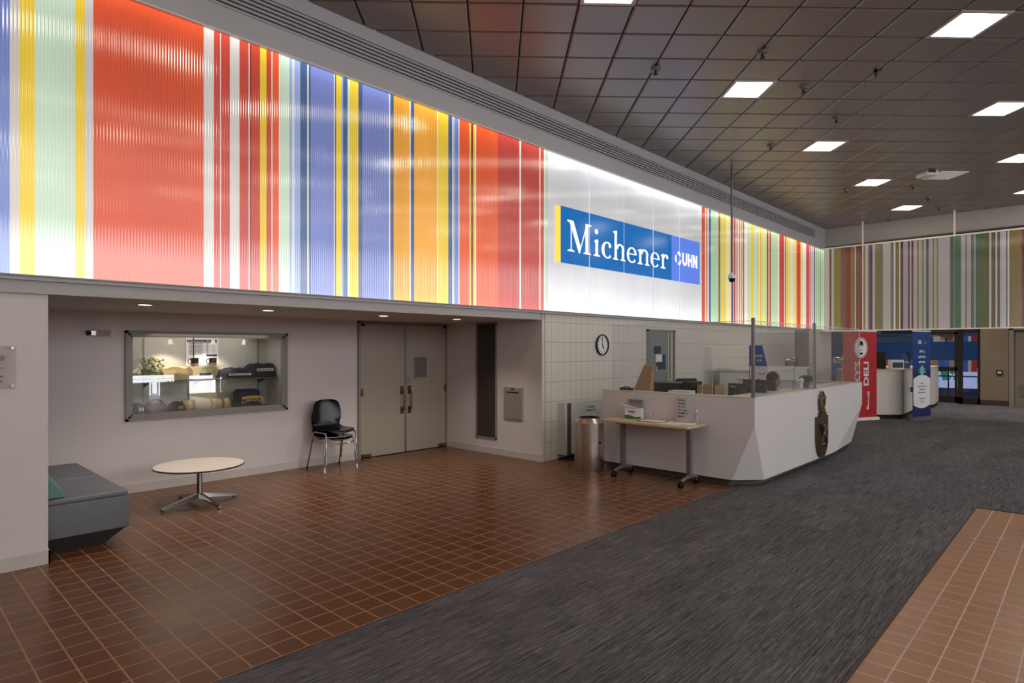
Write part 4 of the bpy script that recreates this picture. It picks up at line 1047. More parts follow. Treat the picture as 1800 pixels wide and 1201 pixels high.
# tissue / mask box
t = thing('mask_box', 'white and green box of face masks on the birch table', 'box', (6.98, 4.42, ZT))
B().at((6.98, 4.41, ZT), .25).box(-.055, -.12, 0, .055, .10, .13).build('carton', PAPER, t)
b = B().at((6.98, 4.41, ZT), .25); b.faces([(-.057, -.12, .0), (-.057, .10, 0), (-.057, .10, .045), (-.057, .03, .045), (-.057, -.04, .022), (-.057, -.12, .03)], [(0, 1, 2, 3, 4, 5)]); b.build('green_band', mat('box_green', (32, 120, 52), .5), t)
b = B().at((6.98, 4.41, ZT), .25).faces([(-.055, -.08, .13), (-.055, .10, .13), (-.02, .14, .19), (-.02, -.06, .15)], [(0, 1, 2, 3)]); 
b = B().at((6.98, 4.41, ZT), .25); b.prism([(-.055, -.09, .13), (-.055, .10, .132), (-.09, .15, .19), (-.09, -.04, .15)], (.004, 0, .004)); b.build('box_flap', PAPER, t)
b = B().at((6.98, 4.41, ZT), .25); b.box(-.058, -.04, .085, -.056, .06, .1).box(-.058, -.03, .065, -.056, .03, .072); b.build('print', INKB, t)
t = thing('leaflet_holder', 'clear and grey leaflet holder behind the mask box', 'holder', (7.07, 4.42, ZT))
B().box(7.06, 4.33, ZT, 7.08, 4.53, ZT+.24).build('back_plate', clear('holder_clear', (170, 180, 190), 1.5, haze=.3), t)
B().box(7.045, 4.33, ZT+.20, 7.06, 4.53, ZT+.24).build('top_lip', mat('holder_grey', (120, 124, 130), .3), t)
# clipboard and papers
t = thing('clipboard', 'clipboard with a white form and metal clip on the birch table', 'clipboard', (6.85, 4.05, ZT))
B().at((6.85, 4.05, ZT), .1).box(-.115, -.17, 0, .115, .17, .005).build('board', DKBROWN, t)
B().at((6.85, 4.05, ZT), .1).box(-.105, -.16, .005, .105, .13, .008).build('form', PAPER, t)
B().at((6.85, 4.05, ZT), .1).box(-.04, .12, .006, .04, .17, .012).tube([(-.03, .15, .012), (-.02, .16, .04), (.02, .16, .04), (.03, .15, .012)], .004, 6).build('clip', STEEL, t)
B().at((6.82, 3.74, ZT), -.12).box(-.108, -.14, .0, .108, .14, .003).build('paper_sheet', PAPER, **T('white sheet lying beside the clipboard on the birch table', 'paper', 'loose papers on the birch table'))
B().at((6.85, 3.6, ZT+.0045), .35).box(-.108, -.12, -.001, .108, .12, .002).build('paper_sheet', PAPER, **T('white sheet lying at an angle below the standing notice', 'paper', 'loose papers on the birch table'))
# standing notice
t = thing('table_notice', 'upright white printed notice in an acrylic holder on the birch table', 'notice', (7.03, 3.70, ZT))
B().box(7.025, 3.585, ZT, 7.03, 3.815, ZT+.31).build('notice_sheet', PAPER, t)
B().box(7.018, 3.575, ZT, 7.022, 3.825, ZT+.315).build('acrylic_front', clear('holder_front', (250, 250, 250), 1.0), t)
for k, (s_, w) in enumerate((('Patients of', .11), ('Chiropody', .105), ('Clinic (2nd', .10), ('Floor), there is', .145), ('NO NEED TO', .135), ('SIGN IN.', .085))):
    text('notice_text', s_, INK, (7.016, 3.795, ZT+.265-k*.041), (0, -1, 0), (0, 0, 1), height=.02, width=w, parent=t, bold=.03 if k in (1, 4, 5) else .01)
# sanitizer bottle
t = thing('sanitizer_bottle', 'clear pump bottle standing at the right of the notice', 'bottle', (7.0, 3.53, ZT))
B().lathe([(.001, 0), (.028, 0), (.03, .01), (.03, .1), (.012, .125), (.012, .135)], (7.0, 3.53, ZT), 20, cap=False).build('bottle_body', clear('bottle_clear', (238, 240, 238), 1.5, haze=.2), t, smooth=True)
B().lathe([(.001, .135), (.014, .135), (.014, .15), (.005, .152), (.005, .165), (.001, .165)], (7.0, 3.53, ZT), 14, cap=False).tube([(7.0, 3.53, ZT+.163), (6.97, 3.53, ZT+.160)], .005, 6).build('pump', WHITEC, t, smooth=True)

# ------------------------------------------------------------------ reception counter
X0, Y0, XF, ZT2, ZL = 7.12, 2.87, 11.64, 1.07, .085
t = thing('reception_counter', 'long white faceted reception counter with a bronze crest on its front', 'counter', (9.4, 3.0, 0))
b = B()
cb = [(X0, 5.0, ZL), (X0, 3.14, ZL), (7.41, Y0, ZL), (10.19, Y0, ZL), (11.48, 2.99, ZL), (11.48, 5.0, ZL)]
A = (X0, Y0, .75); AT = (X0, Y0, ZT2); Bx = (XF, Y0, .71); BT = (XF, Y0, ZT2-.0)
pts = [(X0, 5.0, ZL), (X0, 5.0, ZT2), (X0, 3.14, ZL), A, AT, (7.41, Y0, ZL), (10.19, Y0, ZL), Bx, BT, (11.48, 2.99, ZL), (XF, 5.0, ZT2), (11.48, 5.0, ZL)]
b.faces(pts, [(0, 2, 3, 4, 1), (2, 5, 3), (5, 6, 7, 8, 4, 3), (6, 9, 7), (9, 11, 10, 8, 7)])
# inner faces
i0, i1, j0 = X0+.09, XF-.09, Y0+.09
b.faces([(i0, j0, .7), (i1, j0, .7), (i1, j0, ZT2), (i0, j0, ZT2)], [(0, 1, 2, 3)]); b.faces([(i0, j0, .7), (i0, 5, .7), (i0, 5, ZT2), (i0, j0, ZT2)], [(0, 1, 2, 3)]); b.faces([(i1, j0, .7), (i1, 5, .7), (i1, 5, ZT2), (i1, j0, ZT2)], [(0, 1, 2, 3)])
b.faces([(X0, 5, ZL), (i0, 5, ZL), (i0, 5, ZT2), (X0, 5, ZT2)], [(0, 1, 2, 3)]); b.faces([(i1, 5, ZL), (XF, 5, ZL), (XF, 5, ZT2), (i1, 5, ZT2)], [(0, 1, 2, 3)])
b.build('counter_body', COUNTER, t)
B().box(X0-.004, Y0-.004, ZT2, XF+.004, Y0+.34, ZT2+.012).box(X0-.004, Y0+.34, ZT2, X0+.12, 5.0, ZT2+.012).box(XF-.12, Y0+.34, ZT2, XF+.004, 5.0, ZT2+.012).build('counter_ledge', mat('ledge_white', (206, 200, 188), .35, var=.03), t)
b = B().prism([(X0+.1, 5.0, 0.0), (X0+.1, 3.22, 0.0), (7.47, Y0+.1, 0.0), (10.2, Y0+.1, 0.0), (11.38, 3.1, 0.0), (11.38, 5.0, 0.0)], (0, 0, ZL))
b.build('toe_kick', TOE, t)
B().box(X0+.1, Y0+.35, .72, XF-.1, 4.4, .75).box(X0+.1, 4.4, .72, 8.2, 5.0, .75).build('desk_surface', LEDGE, t)
for (yy, zz) in ((4.46, .99), (4.20, .985), (4.2, .79)): B().box(X0-.003, yy-.006, zz-.006, X0, yy+.006, zz+.006).build('screw', CHARC, t)
# crest
cxx = 9.47; yy = Y0
crest = thing('bronze_crest', 'cast bronze shield with a heraldic beast standing on it, on the counter front', 'crest', (cxx, yy, .1))
def outline(sc, zc=.44):
    pts = [(-.25, .27), (.25, .27), (.25, .0)]
    for k in range(1, 12):
        a = k/12; pts.append((.25*math.cos(a*PI/2)**.9, -.34*math.sin(a*PI/2)))
    pts.append((0, -.345))
    q = [(-x, z) for x, z in reversed(pts[2:-1])]
    return [(x*sc, z*sc) for x, z in pts+q]
def shield(sc, y0, y1, nm, m):
    pts = [(cxx+x, y0, .42+z) for x, z in outline(sc)]
    return B().prism(pts, (0, y1-y0, 0)).build(nm, m, crest)
shield(.97, yy, yy-.035, 'shield', BRONZE)
BR2 = mat('bronze_dark', (84, 68, 52), .45, .7, var=.25, scale=40, bump=.5, bscale=150)
b = B(); pts = [(cxx+x*.8, yy-.036, .41+z*.8-.03) for x, z in outline(.97)]; b.prism(pts, (0, -.004, 0)).build('shield_field', BR2, crest)
b = B()
for (p, q) in (((-.17, .14), (.12, -.18)), ((.17, .14), (-.12, -.18)), ((-.13, .16), (.16, -.13)), ((.13, .16), (-.16, -.13))):
    b.tube([(cxx+p[0], yy-.048, .42+p[1]), (cxx+q[0], yy-.048, .42+q[1])], .009, 6)
for z in (.12, -.14, .0): b.ball((cxx, yy-.05, .42+z), .035, 10, 6, (1, .5, 1.1))
b.build('saltire', BRONZE, crest, smooth=True)
b = B(); random.seed(4)
b.box(cxx-.11, yy-.05, .685, cxx+.11, yy-.005, .74)
for (dx, z, r, sz) in ((0, .76, .055, 1), (-.02, .82, .06, 1.2), (.03, .88, .06, 1.1), (0, .93, .05, 1.2), (.05, .98, .04, 1), (.02, 1.02, .03, 1), (-.06, .88, .03, 2.2), (-.08, .97, .022, 2.8), (-.09, 1.03, .014, 2.4), (.1, .92, .03, .8), (.13, .95, .018, 1), (.09, .84, .026, 1), (-.07, .78, .03, 1.2), (.07, .77, .03, 1)):
    b.ball((cxx+dx*1.05, yy-.03, z), r*.82, 10, 7, (1, .6, sz))
b.jitter(.012, 38); b.tube([(cxx-.09, yy-.03, .78), (cxx-.11, yy-.03, .88), (cxx-.095, yy-.03, 1.0), (cxx-.08, yy-.03, 1.045)], [.018, .02, .016, .005], 8)
b.build('heraldic_beast', BRONZE, crest, smooth=True)

# acrylic screens with posts
xs_, ys_ = X0+.03, Y0+.03; zt = ZT2+.012
def sheet(lab, p0, p1, z0, z1):
    t = thing('acrylic_screen', lab, 'screen', ((p0[0]+p1[0])/2, (p0[1]+p1[1])/2, z0), 'acrylic screens on the counter')
    dx, dy = p1[0]-p0[0], p1[1]-p0[1]; L = math.hypot(dx, dy); a = math.atan2(dy, dx)
    B().at((p0[0], p0[1], 0), a).box(0, -.003, z0+.002, L, .003, z1).build('acrylic_sheet', ACRYL, t)
    B().at((p0[0], p0[1], 0), a).box(0, -.0035, z1-.003, L, .0035, z1+.003).box(L-.004, -.0035, z0+.002, L, .0035, z1).build('polished_edge', ACRYLEDGE, t)
    return t
sheet('clear acrylic screen along the side of the counter over the birch table', (xs_, ys_+.02), (xs_, 4.87), zt, 1.975)
sheet('clear acrylic screen on the counter front between the two posts', (xs_+.03, ys_), (9.28, ys_), zt, 1.975)
sheet('clear acrylic screen on the counter front right of the crest', (9.33, ys_), (XF-.02, ys_), zt, 1.975)
for (px, py, lab) in ((xs_, ys_, 'grey metal screen post at the near corner of the counter'), (9.305, ys_, 'grey metal screen post on the counter front above the crest')):
    t = thing('screen_post', lab, 'post', (px, py, zt), 'metal posts holding the acrylic screens')
    B().box(px-.017, py-.017, zt, px+.017, py+.017, 2.01).bevel(.003).build('post_tube', ALU, t)
    B().box(px-.03, py-.024, zt, px+.03, py+.024, zt+.008).build('post_base', ALU, t)

# small freestanding acrylic stand
def small_screen(lab, x, y0, y1, z0, z1, tap):
    t = thing('acrylic_stand', lab, 'stand', (x, (y0+y1)/2, z0), 'small acrylic stands on the desk')
    m = (y0+y1)/2; h = (y1-y0)/2
    B().prism([(x, m-h, z0), (x, m+h, z0), (x, m+h*tap, z1), (x, m-h*tap, z1)], (.005, 0, 0)).build('acrylic_plate', ACRYL, t)
    B().tube([(x, m-h, z0), (x, m-h*tap, z1), (x, m+h*tap, z1), (x, m+h, z0)], .003, 5).build('plate_edge', ACRYLEDGE, t)
    B().box(x-.08, m-h, z0, x+.08, m-h+.006, z0+.03).box(x-.08, m+h-.006, z0, x+.08, m+h, z0+.03).build('foot', ACRYL, t)
small_screen('tall narrow clear stand left of the row of monitors on the desk', 7.5, 3.55, 3.72, .75, 1.67, .6)

# things on the desk (desk surface at 0.75)
ZD = .75
t = thing('paper_bag', 'tall brown folded paper bag leaning on the desk behind the screen', 'bag', (7.55, 4.62, ZD))
b = B().loft([[(7.45, 4.50, ZD), (7.62, 4.52, ZD), (7.62, 4.74, ZD), (7.45, 4.72, ZD)], [(7.47, 4.47, 1.1), (7.60, 4.48, 1.1), (7.60, 4.70, 1.1), (7.47, 4.70, 1.1)], [(7.50, 4.44, 1.39), (7.54, 4.44, 1.39), (7.54, 4.57, 1.41), (7.50, 4.57, 1.41)], [(7.51, 4.46, 1.42), (7.52, 4.46, 1.42), (7.52, 4.55, 1.425), (7.51, 4.55, 1.425)]])
b.jitter(.012, 7).build('bag_body', CARD, t)
t = thing('desktop_printer', 'wide low black printer behind the screen next to the paper bag', 'printer', (8.05, 4.5, ZD))
B().box(7.9, 4.22, ZD, 8.3, 4.82, 1.165).bevel(.02).build('printer_body', CHARC, t, smooth=True)
B().box(7.9, 4.06, ZD, 8.25, 4.215, 1.185).bevel(.025).build('printer_side', BLACKM, t, smooth=True)
B().box(7.893, 4.3, .95, 7.9, 4.75, 1.04).build('paper_slot', BLACK, t)
t = thing('cardboard_box', 'open cardboard box of papers on the desk behind the side screen', 'box', (8.0, 3.85, ZD))
b = B().box(7.88, 3.72, ZD, 7.89, 3.98, 1.15).box(8.15, 3.72, ZD, 8.16, 3.98, 1.15).box(7.88, 3.72, ZD, 8.16, 3.73, 1.15).box(7.88, 3.97, ZD, 8.16, 3.98, 1.15).box(7.88, 3.72, ZD, 8.16, 3.98, ZD+.01); b.build('carton', CARD, t)
B().box(7.9, 3.74, 1.0, 8.14, 3.96, 1.135).build('paper_stack', PAPER, t)
B().at((7.6, 4.05, ZD), .1).box(-.1, -.15, 0, .1, .15, .335).build('document_tray', WHITEC, **T('white stack of papers on the desk in front of the cardboard box', 'papers'))
B().at((7.2, 4.66, ZT2+.012), .4).box(-.02, -.09, 0, .02, .09, .035).tube([(0, -.1, .01), (.01, 0, .05), (0, .1, .02)], .008, 6).build('stapler', BLACKM, **T('small black stapler lying on the counter ledge left of the paper bag', 'stapler'))
def monitor(lab, cx, cy, yaw, zc, w, h, m, logo=None, grp='monitors on the reception desk'):
    t = thing('computer_monitor', lab, 'monitor', (cx, cy, ZD), grp)
    # back of the monitor faces local -X
    B().at((cx, cy, zc), yaw).box(-.02, -w/2, -h/2, .02, w/2, h/2).bevel(.006).build('screen_housing', m, t, smooth=True)
    B().at((cx, cy, zc), yaw).box(.0201, -w/2+.012, -h/2+.015, .022, w/2-.012, h/2-.012).build('display', BLACK, t)
    B().at((cx, cy, 0), yaw).box(-.05, -.04, ZD+.015, -.02, .04, zc).build('stand_neck', BLACKM, t)
    B().at((cx, cy, 0), yaw).box(-.12, -.12, ZD, .1, .12, ZD+.015).build('stand_base', BLACKM, t)
    B().at((cx, cy, zc), yaw).box(-.055, -.09, -h/2+.03, -.02, .09, -h/2+.14).build('rear_hub', BLACKM, t)
    if logo:
        c, s_ = math.cos(yaw), math.sin(yaw)
        def W3(x, y): return (cx+x*c-y*s_, cy+x*s_+y*c)
        p = W3(-.0215, w/2-.03)
        text('maker_name', logo, WHITEC, (p[0], p[1], zc+h/2-.05), (s_, -c, 0), (0, 0, 1), height=.02, width=.085, parent=t, bold=.03)
    return t
monitor('black desktop monitor turned away, with a white maker name on its back', 7.95, 3.30, .0, 1.04, .5, .30, CHARC, 'Lenovo')
monitor('dark monitor behind the near screen post, turned away', 8.5, 3.36, -.15, 1.06, .48, .32, CHARC)
B().tube([(7.8, 3.33, ZD+.001), (7.8, 3.33, 1.14)], .07, 16).build('desk_speaker', BLACKM, **T('small black speaker in front of the monitor on the reception desk', 'speaker'))
# office chairs
def office_chair(lab, cx, cy, yaw, zt):
    t = thing('office_chair', lab, 'chair', (cx, cy, 0), 'office chairs behind the counter')
    B().at((cx, cy, 0), yaw).box(-.23, -.23, .42, .23, .23, .5).bevel(.03, 3).build('seat', BLACKM, t, smooth=True)
    B().at((cx, cy, 0), yaw).loft([[(.2, -.2, .55), (.26, -.2, .55), (.26, .2, .55), (.2, .2, .55)], [(.22, -.23, zt-.2), (.28, -.23, zt-.2), (.28, .23, zt-.2), (.22, .23, zt-.2)], [(.25, -.16, zt), (.29, -.16, zt), (.29, .16, zt), (.25, .16, zt)]]).bevel(.02, 2).build('backrest', BLACKM, t, smooth=True)
    B().at((cx, cy, 0), yaw).tube([(0, 0, .07), (0, 0, .42)], .028, 12).build('gas_lift', CHROME, t, smooth=True)
    for k in range(5):
        a = 2*PI*k/5
        B().at((cx, cy, 0), yaw+a).tube([(0, 0, .09), (.28, 0, .065)], [.03, .018], 8).ball((.28, 0, .033), .03, 10, 6).build('base_arm', BLACK, t, smooth=True)
    for s_ in (-1, 1): B().at((cx, cy, 0), yaw).tube([(.1, s_*.25, .46), (.1, s_*.29, .6), (.08, s_*.29, .7), (-.12, s_*.29, .7)], .018, 8).build('armrest', BLACKM, t, smooth=True)
office_chair('black office chair whose backrest shows above the desk beside the printer', 8.75, 4.72, -2.2, 1.20)
office_chair('black office chair holding the seated person behind the counter', 9.0, 3.85, PI*.62, 1.0)
# seated person
def skin_body(name, verts, edges, rad, m, parent, root=0, sub=2):
    me = bpy.data.meshes.new(name); off = Vector(parent.location)
    me.from_pydata([tuple(Vector(v)-off) for v in verts], edges, [])
    o = bpy.data.objects.new(name, me); COL.objects.link(o); o.parent = parent
    md = o.modifiers.new('skin', 'SKIN'); md.use_smooth_shade = True
    for i, v in enumerate(me.skin_vertices[0].data):
        r = rad[i]; v.radius = (r, r) if not isinstance(r, tuple) else r; v.use_root = (i == root)
    s = o.modifiers.new('sub', 'SUBSURF'); s.levels = sub; s.render_levels = sub
    me.materials.append(m)
    return o
px, py = 9.0, 3.72
PR = thing('person', 'seated person with dark hair and a dark top behind the counter, bending over the desk', 'person', (px, py, 0))
hx, hy, hz = 9.02, 3.36, 1.185
V = [(px, py, .56), (px, py-.03, .72), (px+.0, py-.12, .9), (px+.01, py-.2, 1.0), (px+.02, py-.27, 1.06), (hx, hy-.0, 1.13),
     (px-.17, py-.19, .99), (px-.23, py-.2, .88), (px-.2, py-.4, .78), (px-.14, py-.52, .775),
     (px+.18, py-.19, .99), (px+.25, py-.2, .88), (px+.22, py-.4, .78), (px+.16, py-.52, .775),
     (px-.1, py-.05, .55), (px-.12, py-.42, .55), (px-.12, py-.42, .1), (px-.12, py-.52, .05),
     (px+.1, py-.05, .55), (px+.12, py-.42, .55), (px+.12, py-.42, .1), (px+.12, py-.52, .05)]
E_ = [(0, 1), (1, 2), (2, 3), (3, 4), (4, 5), (3, 6), (6, 7), (7, 8), (8, 9), (3, 10), (10, 11), (11, 12), (12, 13), (0, 14), (14, 15), (15, 16), (16, 17), (0, 18), (18, 19), (19, 20), (20, 21)]
rad = [.14, .13, .14, .12, .055, .05, .065, .05, .04, .03, .065, .05, .04, .03, .085, .07, .045, .035, .085, .07, .045, .035]
skin_body('body', V, E_, rad, SHIRT, PR)
b = B().at((hx, hy, hz), math.radians(-40), 0, math.radians(12))
rings = []
for j in range(1, 12):
    a = PI*j/12; z = math.cos(a)*.12; rr = math.sin(a)**.75
    ring = []
    for i in range(20):
        th = 2*PI*i/20; x = rr*.088*math.cos(th); y = rr*.072*math.sin(th)
        if math.cos(th) > .9 and -.035 < z < .015: x += .02*(1-abs(z+.01)/.03) if abs(z+.01) < .03 else 0     # nose
        if z < -.05: x *= .92; y *= .78
        ring.append((x, y, z))
    rings.append(ring)
b.loft(rings).build('head', SKIN, PR, smooth=True)
b = B().at((hx, hy, hz), math.radians(-40), 0, math.radians(12))
for sy in (-.03, .03): b.ball((.078, sy, .018), .011, 8, 6)
b.build('eyes', DARK, PR, smooth=True)
b = B().at((hx, hy, hz), math.radians(-40), 0, math.radians(12)); b.tube([(.078, -.024, -.06), (.084, 0, -.062), (.078, .024, -.06)], .005, 6); b.build('mouth', mat('lips', (120, 66, 58), .5), PR, smooth=True)
b = B().at((hx, hy, hz), math.radians(-40), 0, math.radians(12))
for sy in (-.074, .074): b.ball((-.005, sy, .0), .024, 8, 6, (.7, .35, 1.1))
b.build('ears', SKIN, PR, smooth=True)
b = B().at((hx, hy, hz), math.radians(-40), 0, math.radians(12)); b.ball((-.028, 0, .045), .088, 18, 12, (1.0, .92, 1.0)).jitter(.006, 30); b.build('hair', HAIR, PR, smooth=True)
for hxx in (px-.12, px+.14):
    b = B()
    b.ball((hxx, py-.555, .775), .035, 10, 6, (1.1, 1.2, .5))
    for k in range(4): b.tube([(hxx-.03+k*.02, py-.58, .775), (hxx-.032+k*.021, py-.62, .78), (hxx-.032+k*.021, py-.65+abs(k-1.5)*.01, .765)], [.01, .009, .007], 6)
    b.tube([(hxx+.025, py-.54, .772), (hxx+.055, py-.57, .77), (hxx+.05, py-.6, .768)], [.011, .01, .008], 6)
    b.build('hand', SKIN, PR, smooth=True)

# blue covid sign stand
sx, sy = 9.5, 3.765
t = thing('info_sign', 'tall tapering blue and white information sign standing behind the monitors', 'sign', (sx, sy, ZD))
z1s, z0s = 1.70, 1.19
P = lambda u, z, o=0: (sx-o, sy-u, z)
B().prism([P(-.14, 1.38), P(.13, 1.38), P(.05, 1.70), P(-.14, 1.70)], (.006, 0, 0)).build('blue_panel', mat('info_blue', (36, 72, 160), .5), t)
B().prism([P(-.14, 1.19), P(.17, 1.19), P(.13, 1.38), P(-.14, 1.38)], (.006, 0, 0)).build('white_panel', PAPER, t)
B().prism([P(-.15, ZD), P(-.14, ZD), P(-.14, 1.7), P(-.15, 1.7)], (.02, 0, 0)).prism([P(-.02, ZD), P(.0, ZD), P(.0, 1.19), P(-.02, 1.19)], (.02, 0, 0)).build('stand', CHARC, t)
text('sign_text', 'COVID', WHITEC, P(-.07, 1.52, .003), (0, -1, 0), (0, 0, 1), height=.035, width=.13, parent=t, bold=.02)
text('sign_text', '-19', WHITEC, P(-.04, 1.45, .003), (0, -1, 0), (0, 0, 1), height=.035, width=.08, parent=t, bold=.02)
text('sign_text', '?', INKB, P(.0, 1.33, .003), (0, -1, 0), (0, 0, 1), height=.03, parent=t, bold=.02)
text('sign_text', 'staff', DKBROWN, P(-.01, 1.25, .003), (0, -1, 0), (0, 0, 1), height=.035, width=.11, parent=t)

# round chrome talk-through units on stems
def talk(lab, x, y, zc):
    t = thing('desk_lamp', lab, 'lamp', (x, y, zt), 'round chrome desk lamps on the counter')
    a = math.radians(-62)
    B().at((x, y, zc), a+PI/2, PI/2).lathe([(.001, -.13), (.05, -.13), (.056, -.12), (.056, .0), (.07, .005), (.07, .02), (.001, .02)], (0, 0, 0), 28, cap=False).build('lamp_drum', CHROME, t, smooth=True)
    B().at((x, y, zc), a+PI/2, PI/2).lathe([(.066, .021), (.072, .024), (.074, .012)], (0, 0, 0), 28, cap=False).build('front_ring', BLACK, t, smooth=True)
    B().tube([(x, y, zt), (x, y, zc-.06)], .006, 8).lathe([(.001, 0), (.05, 0), (.05, .008), (.001, .01)], (x, y, zt), 20, cap=False).build('stem', STEEL, t, smooth=True)
talk('round chrome drum lamp on a stem between the two screen posts', 9.27, 3.16, 1.46)
talk('round chrome drum lamp on a stem behind the right acrylic screen', 11.2, 3.05, 1.46)
# counter ornaments
t = thing('glass_jar', 'small clear glass jar on the counter ledge left of the potted plant', 'jar', (9.1, 3.08, zt))
B().lathe([(.001, 0), (.045, 0), (.048, .01), (.048, .1), (.044, .1), (.044, .012), (.001, .01)], (9.1, 3.08, zt), 24, cap=False).build('jar_body', clear('jar_glass', (240, 244, 243), 2.0, haze=.15), t, smooth=True)
B().lathe([(.001, .1), (.05, .1), (.05, .112), (.001, .112)], (9.1, 3.08, zt), 24, cap=False).build('jar_lid', STEEL, t, smooth=True)
t = thing('potted_plant', 'small green plant in a grey pot on the counter ledge above the crest', 'plant', (9.42, 3.04, zt))
B().lathe([(.001, 0), (.04, 0), (.05, .07), (.045, .07), (.038, .01)], (9.42, 3.04, zt), 20, cap=False).build('pot', mat('pot_grey', (130, 122, 114), .6), t, smooth=True)
b = B(); leaves(b, (9.42, 3.04, zt+.12), (.12, .09, .055), 340, .035); b.build('leaves', LEAFD, t)
t = thing('white_flowers', 'small bunch of white flowers beside the potted plant on the counter', 'flowers', (9.27, 3.08, zt))
b = B()
for k in range(9): b.ball((9.27+random.uniform(-.05, .05), 3.08+random.uniform(-.04, .04), zt+.11+random.uniform(-.02, .03)), .026, 8, 6)
b.build('blossoms', PAPER, t, smooth=True)
B().lathe([(.001, 0), (.03, 0), (.026, .08), (.001, .08)], (9.27, 3.08, zt), 16, cap=False).build('vase', WHITEC, t, smooth=True)
# low white cabinet inside
t = thing('file_cabinet', 'white back cabinet against the tiled wall behind the reception desk', 'cabinet', (13.2, 5.3, 0))
B().box(12.1, 4.7, 0.03, 14.6, 5.6, 1.2).build('cabinet_body', WHITEC, t)
B().box(12.05, 4.65, 1.2, 14.65, 5.65, 1.24).build('cabinet_top', COUNTER, t)
for k in range(4): B().box(12.15+k*.61, 4.69, .1, 12.72+k*.61, 4.7, 1.15).build('cabinet_door', mat('cab_door', (206, 202, 196), .5), t)

# dome camera on a long drop rod
X, Y = 11.6, 5.12
t = thing('dome_camera', 'dome security camera hanging on a long grey rod in front of the frieze', 'camera', (X, Y, ZC))
B().tube([(X, Y, ZC+.01), (X, Y, 3.12)], .022, 12).build('drop_rod', mat('rod_grey', (110, 106, 106), .4, .6), t, smooth=True)
B().lathe([(.001, .13), (.035, .13), (.05, .1), (.075, .07), (.075, .02), (.001, .02)], (X, Y, 2.99), 24, cap=False).build('housing', WHITEC, t, smooth=True)
B().lathe([(.062, .02), (.058, -.02), (.035, -.05), (.001, -.06)], (X, Y, 2.99), 24, cap=False).build('dome', BLACK, t, smooth=True)

# ceiling heads
spk = [((6.87, 4.02), 'small ceiling sprinkler head, leftmost, above the name sign'), ((7.35, 2.87), 'small ceiling head nearest the top, left of the largest ceiling light'), ((8.74, 2.86), 'small ceiling head just right of the lit panel above the name sign'),
 ((10.22, 2.87), 'small ceiling head third along the row from the top, above the middle light'), ((10.84, 4.09), 'small ceiling head left of the middle lit panel, near the drop rod'), ((15.0, 4.02), 'small ceiling head just below left of the light beside the blank tile'),
 ((15.63, 2.87), 'small ceiling head just below the white ceiling box'), ((17.1, 2.84), 'small ceiling head right of the farthest small light, upper one'), ((18.53, 2.85), 'small ceiling head right of the farthest small light, lower one'), ((19.13, 4.08), 'farthest small ceiling head, left of the right white hanging rod')]
p0 = None
for (x, y), lab in spk:
    if p0 is None:
        t = thing('sprinkler_head', lab, 'sprinkler', (x, y, ZC), 'small heads along the ceiling')
        B().lathe([(.001, -.0), (.06, 0), (.06, -.03), (.045, -.04), (.001, -.04)], (x, y, ZC), 20, cap=False).build('base_plate', mat('head_grey', (130, 122, 114), .4, .3), t, smooth=True)
        B().lathe([(.018, -.04), (.012, -.07), (.03, -.075), (.03, -.08), (.001, -.08)], (x, y, ZC), 14, cap=False).build('nozzle', BLACKM, t, smooth=True)
        p0 = t
    else:
        t = copytree(p0); t.location = (x, y, ZC); t['label'] = lab
t = thing('ceiling_clip', 'small black clip hanging in a joint of the ceiling tiles', 'clip', (8.87, 2.03, ZC))
B().at((8.87, 2.03, ZC), .2).box(-.05, -.02, -.035, .05, .02, 0).box(-.09, -.012, -.02, -.04, .012, 0).build('clip_body', BLACK, t)
B().at((8.87, 2.03, ZC), .2).tube([(.05, 0, -.02), (.09, 0, -.05)], .008, 6).build('clip_tail', BLACK, t)
t = thing('ceiling_box', 'small white box mounted on the ceiling beside the blank tile', 'ceiling box', (14.67, 2.45, ZC))
B().at((14.67, 2.45, ZC), PI/4).box(-.16, -.12, -.09, .16, .12, 0).bevel(.02, 2).build('box_body', WHITEC, t, smooth=True)
B().at((14.67, 2.45, ZC), PI/4).box(-.2, -.04, -.05, -.158, .08, -.01).build('side_port', BLACK, t)

# ------------------------------------------------------------------ far end
# glazing wall: frames are structure
FZ = 4.69
b = B()
for (y0, y1) in ((2.44, 2.51), (2.86, 2.98), (3.80, 3.88), (5.2, 5.28), (6.6, 6.68), (7.9, 8.0)): b.box(XG-.04, y0, 0, XG+.04, y1, FZ)
b.box(XG-.04, 2.44, 2.18, XG+.04, 8, 2.26).box(XG-.04, 3.88, 0, XG+.04, 8, .12).box(XG-.04, 2.44, 0, XG+.04, 2.98, .2)
b.build('window_1_frame', DKFRAME, **ST)
B().box(XG-.005, 2.5, .2, XG+.005, 2.88, 2.18).build('window_1', DARKGLASS, **ST)
B().box(XG-.005, 3.88, .1, XG+.005, 7.9, 2.18).build('window_2', DARKGLASS, **ST)
B().box(XG-.005, 2.5, 2.26, XG+.005, 8, FZ).build('window_3', DARKGLASS, **ST)
# glass entrance door
b = B().box(XG-.03, 2.99, .02, XG+.03, 3.06, 2.16).box(XG-.03, 3.72, .02, XG+.03, 3.79, 2.16).box(XG-.03, 2.99, .02, XG+.03, 3.79, .22).box(XG-.03, 2.99, 2.08, XG+.03, 3.79, 2.16).box(XG-.03, 2.99, .98, XG+.03, 3.79, 1.1)
dg = b.build('door_4', DKFRAME, **ST)
B().box(XG-.005, 3.06, .2, XG+.005, 3.72, 2.08).build('glass_pane', DARKGLASS, dg)
B().box(XG-.07, 3.1, 2.0, XG-.03, 3.4, 2.07).build('door_closer', BRASS, dg)
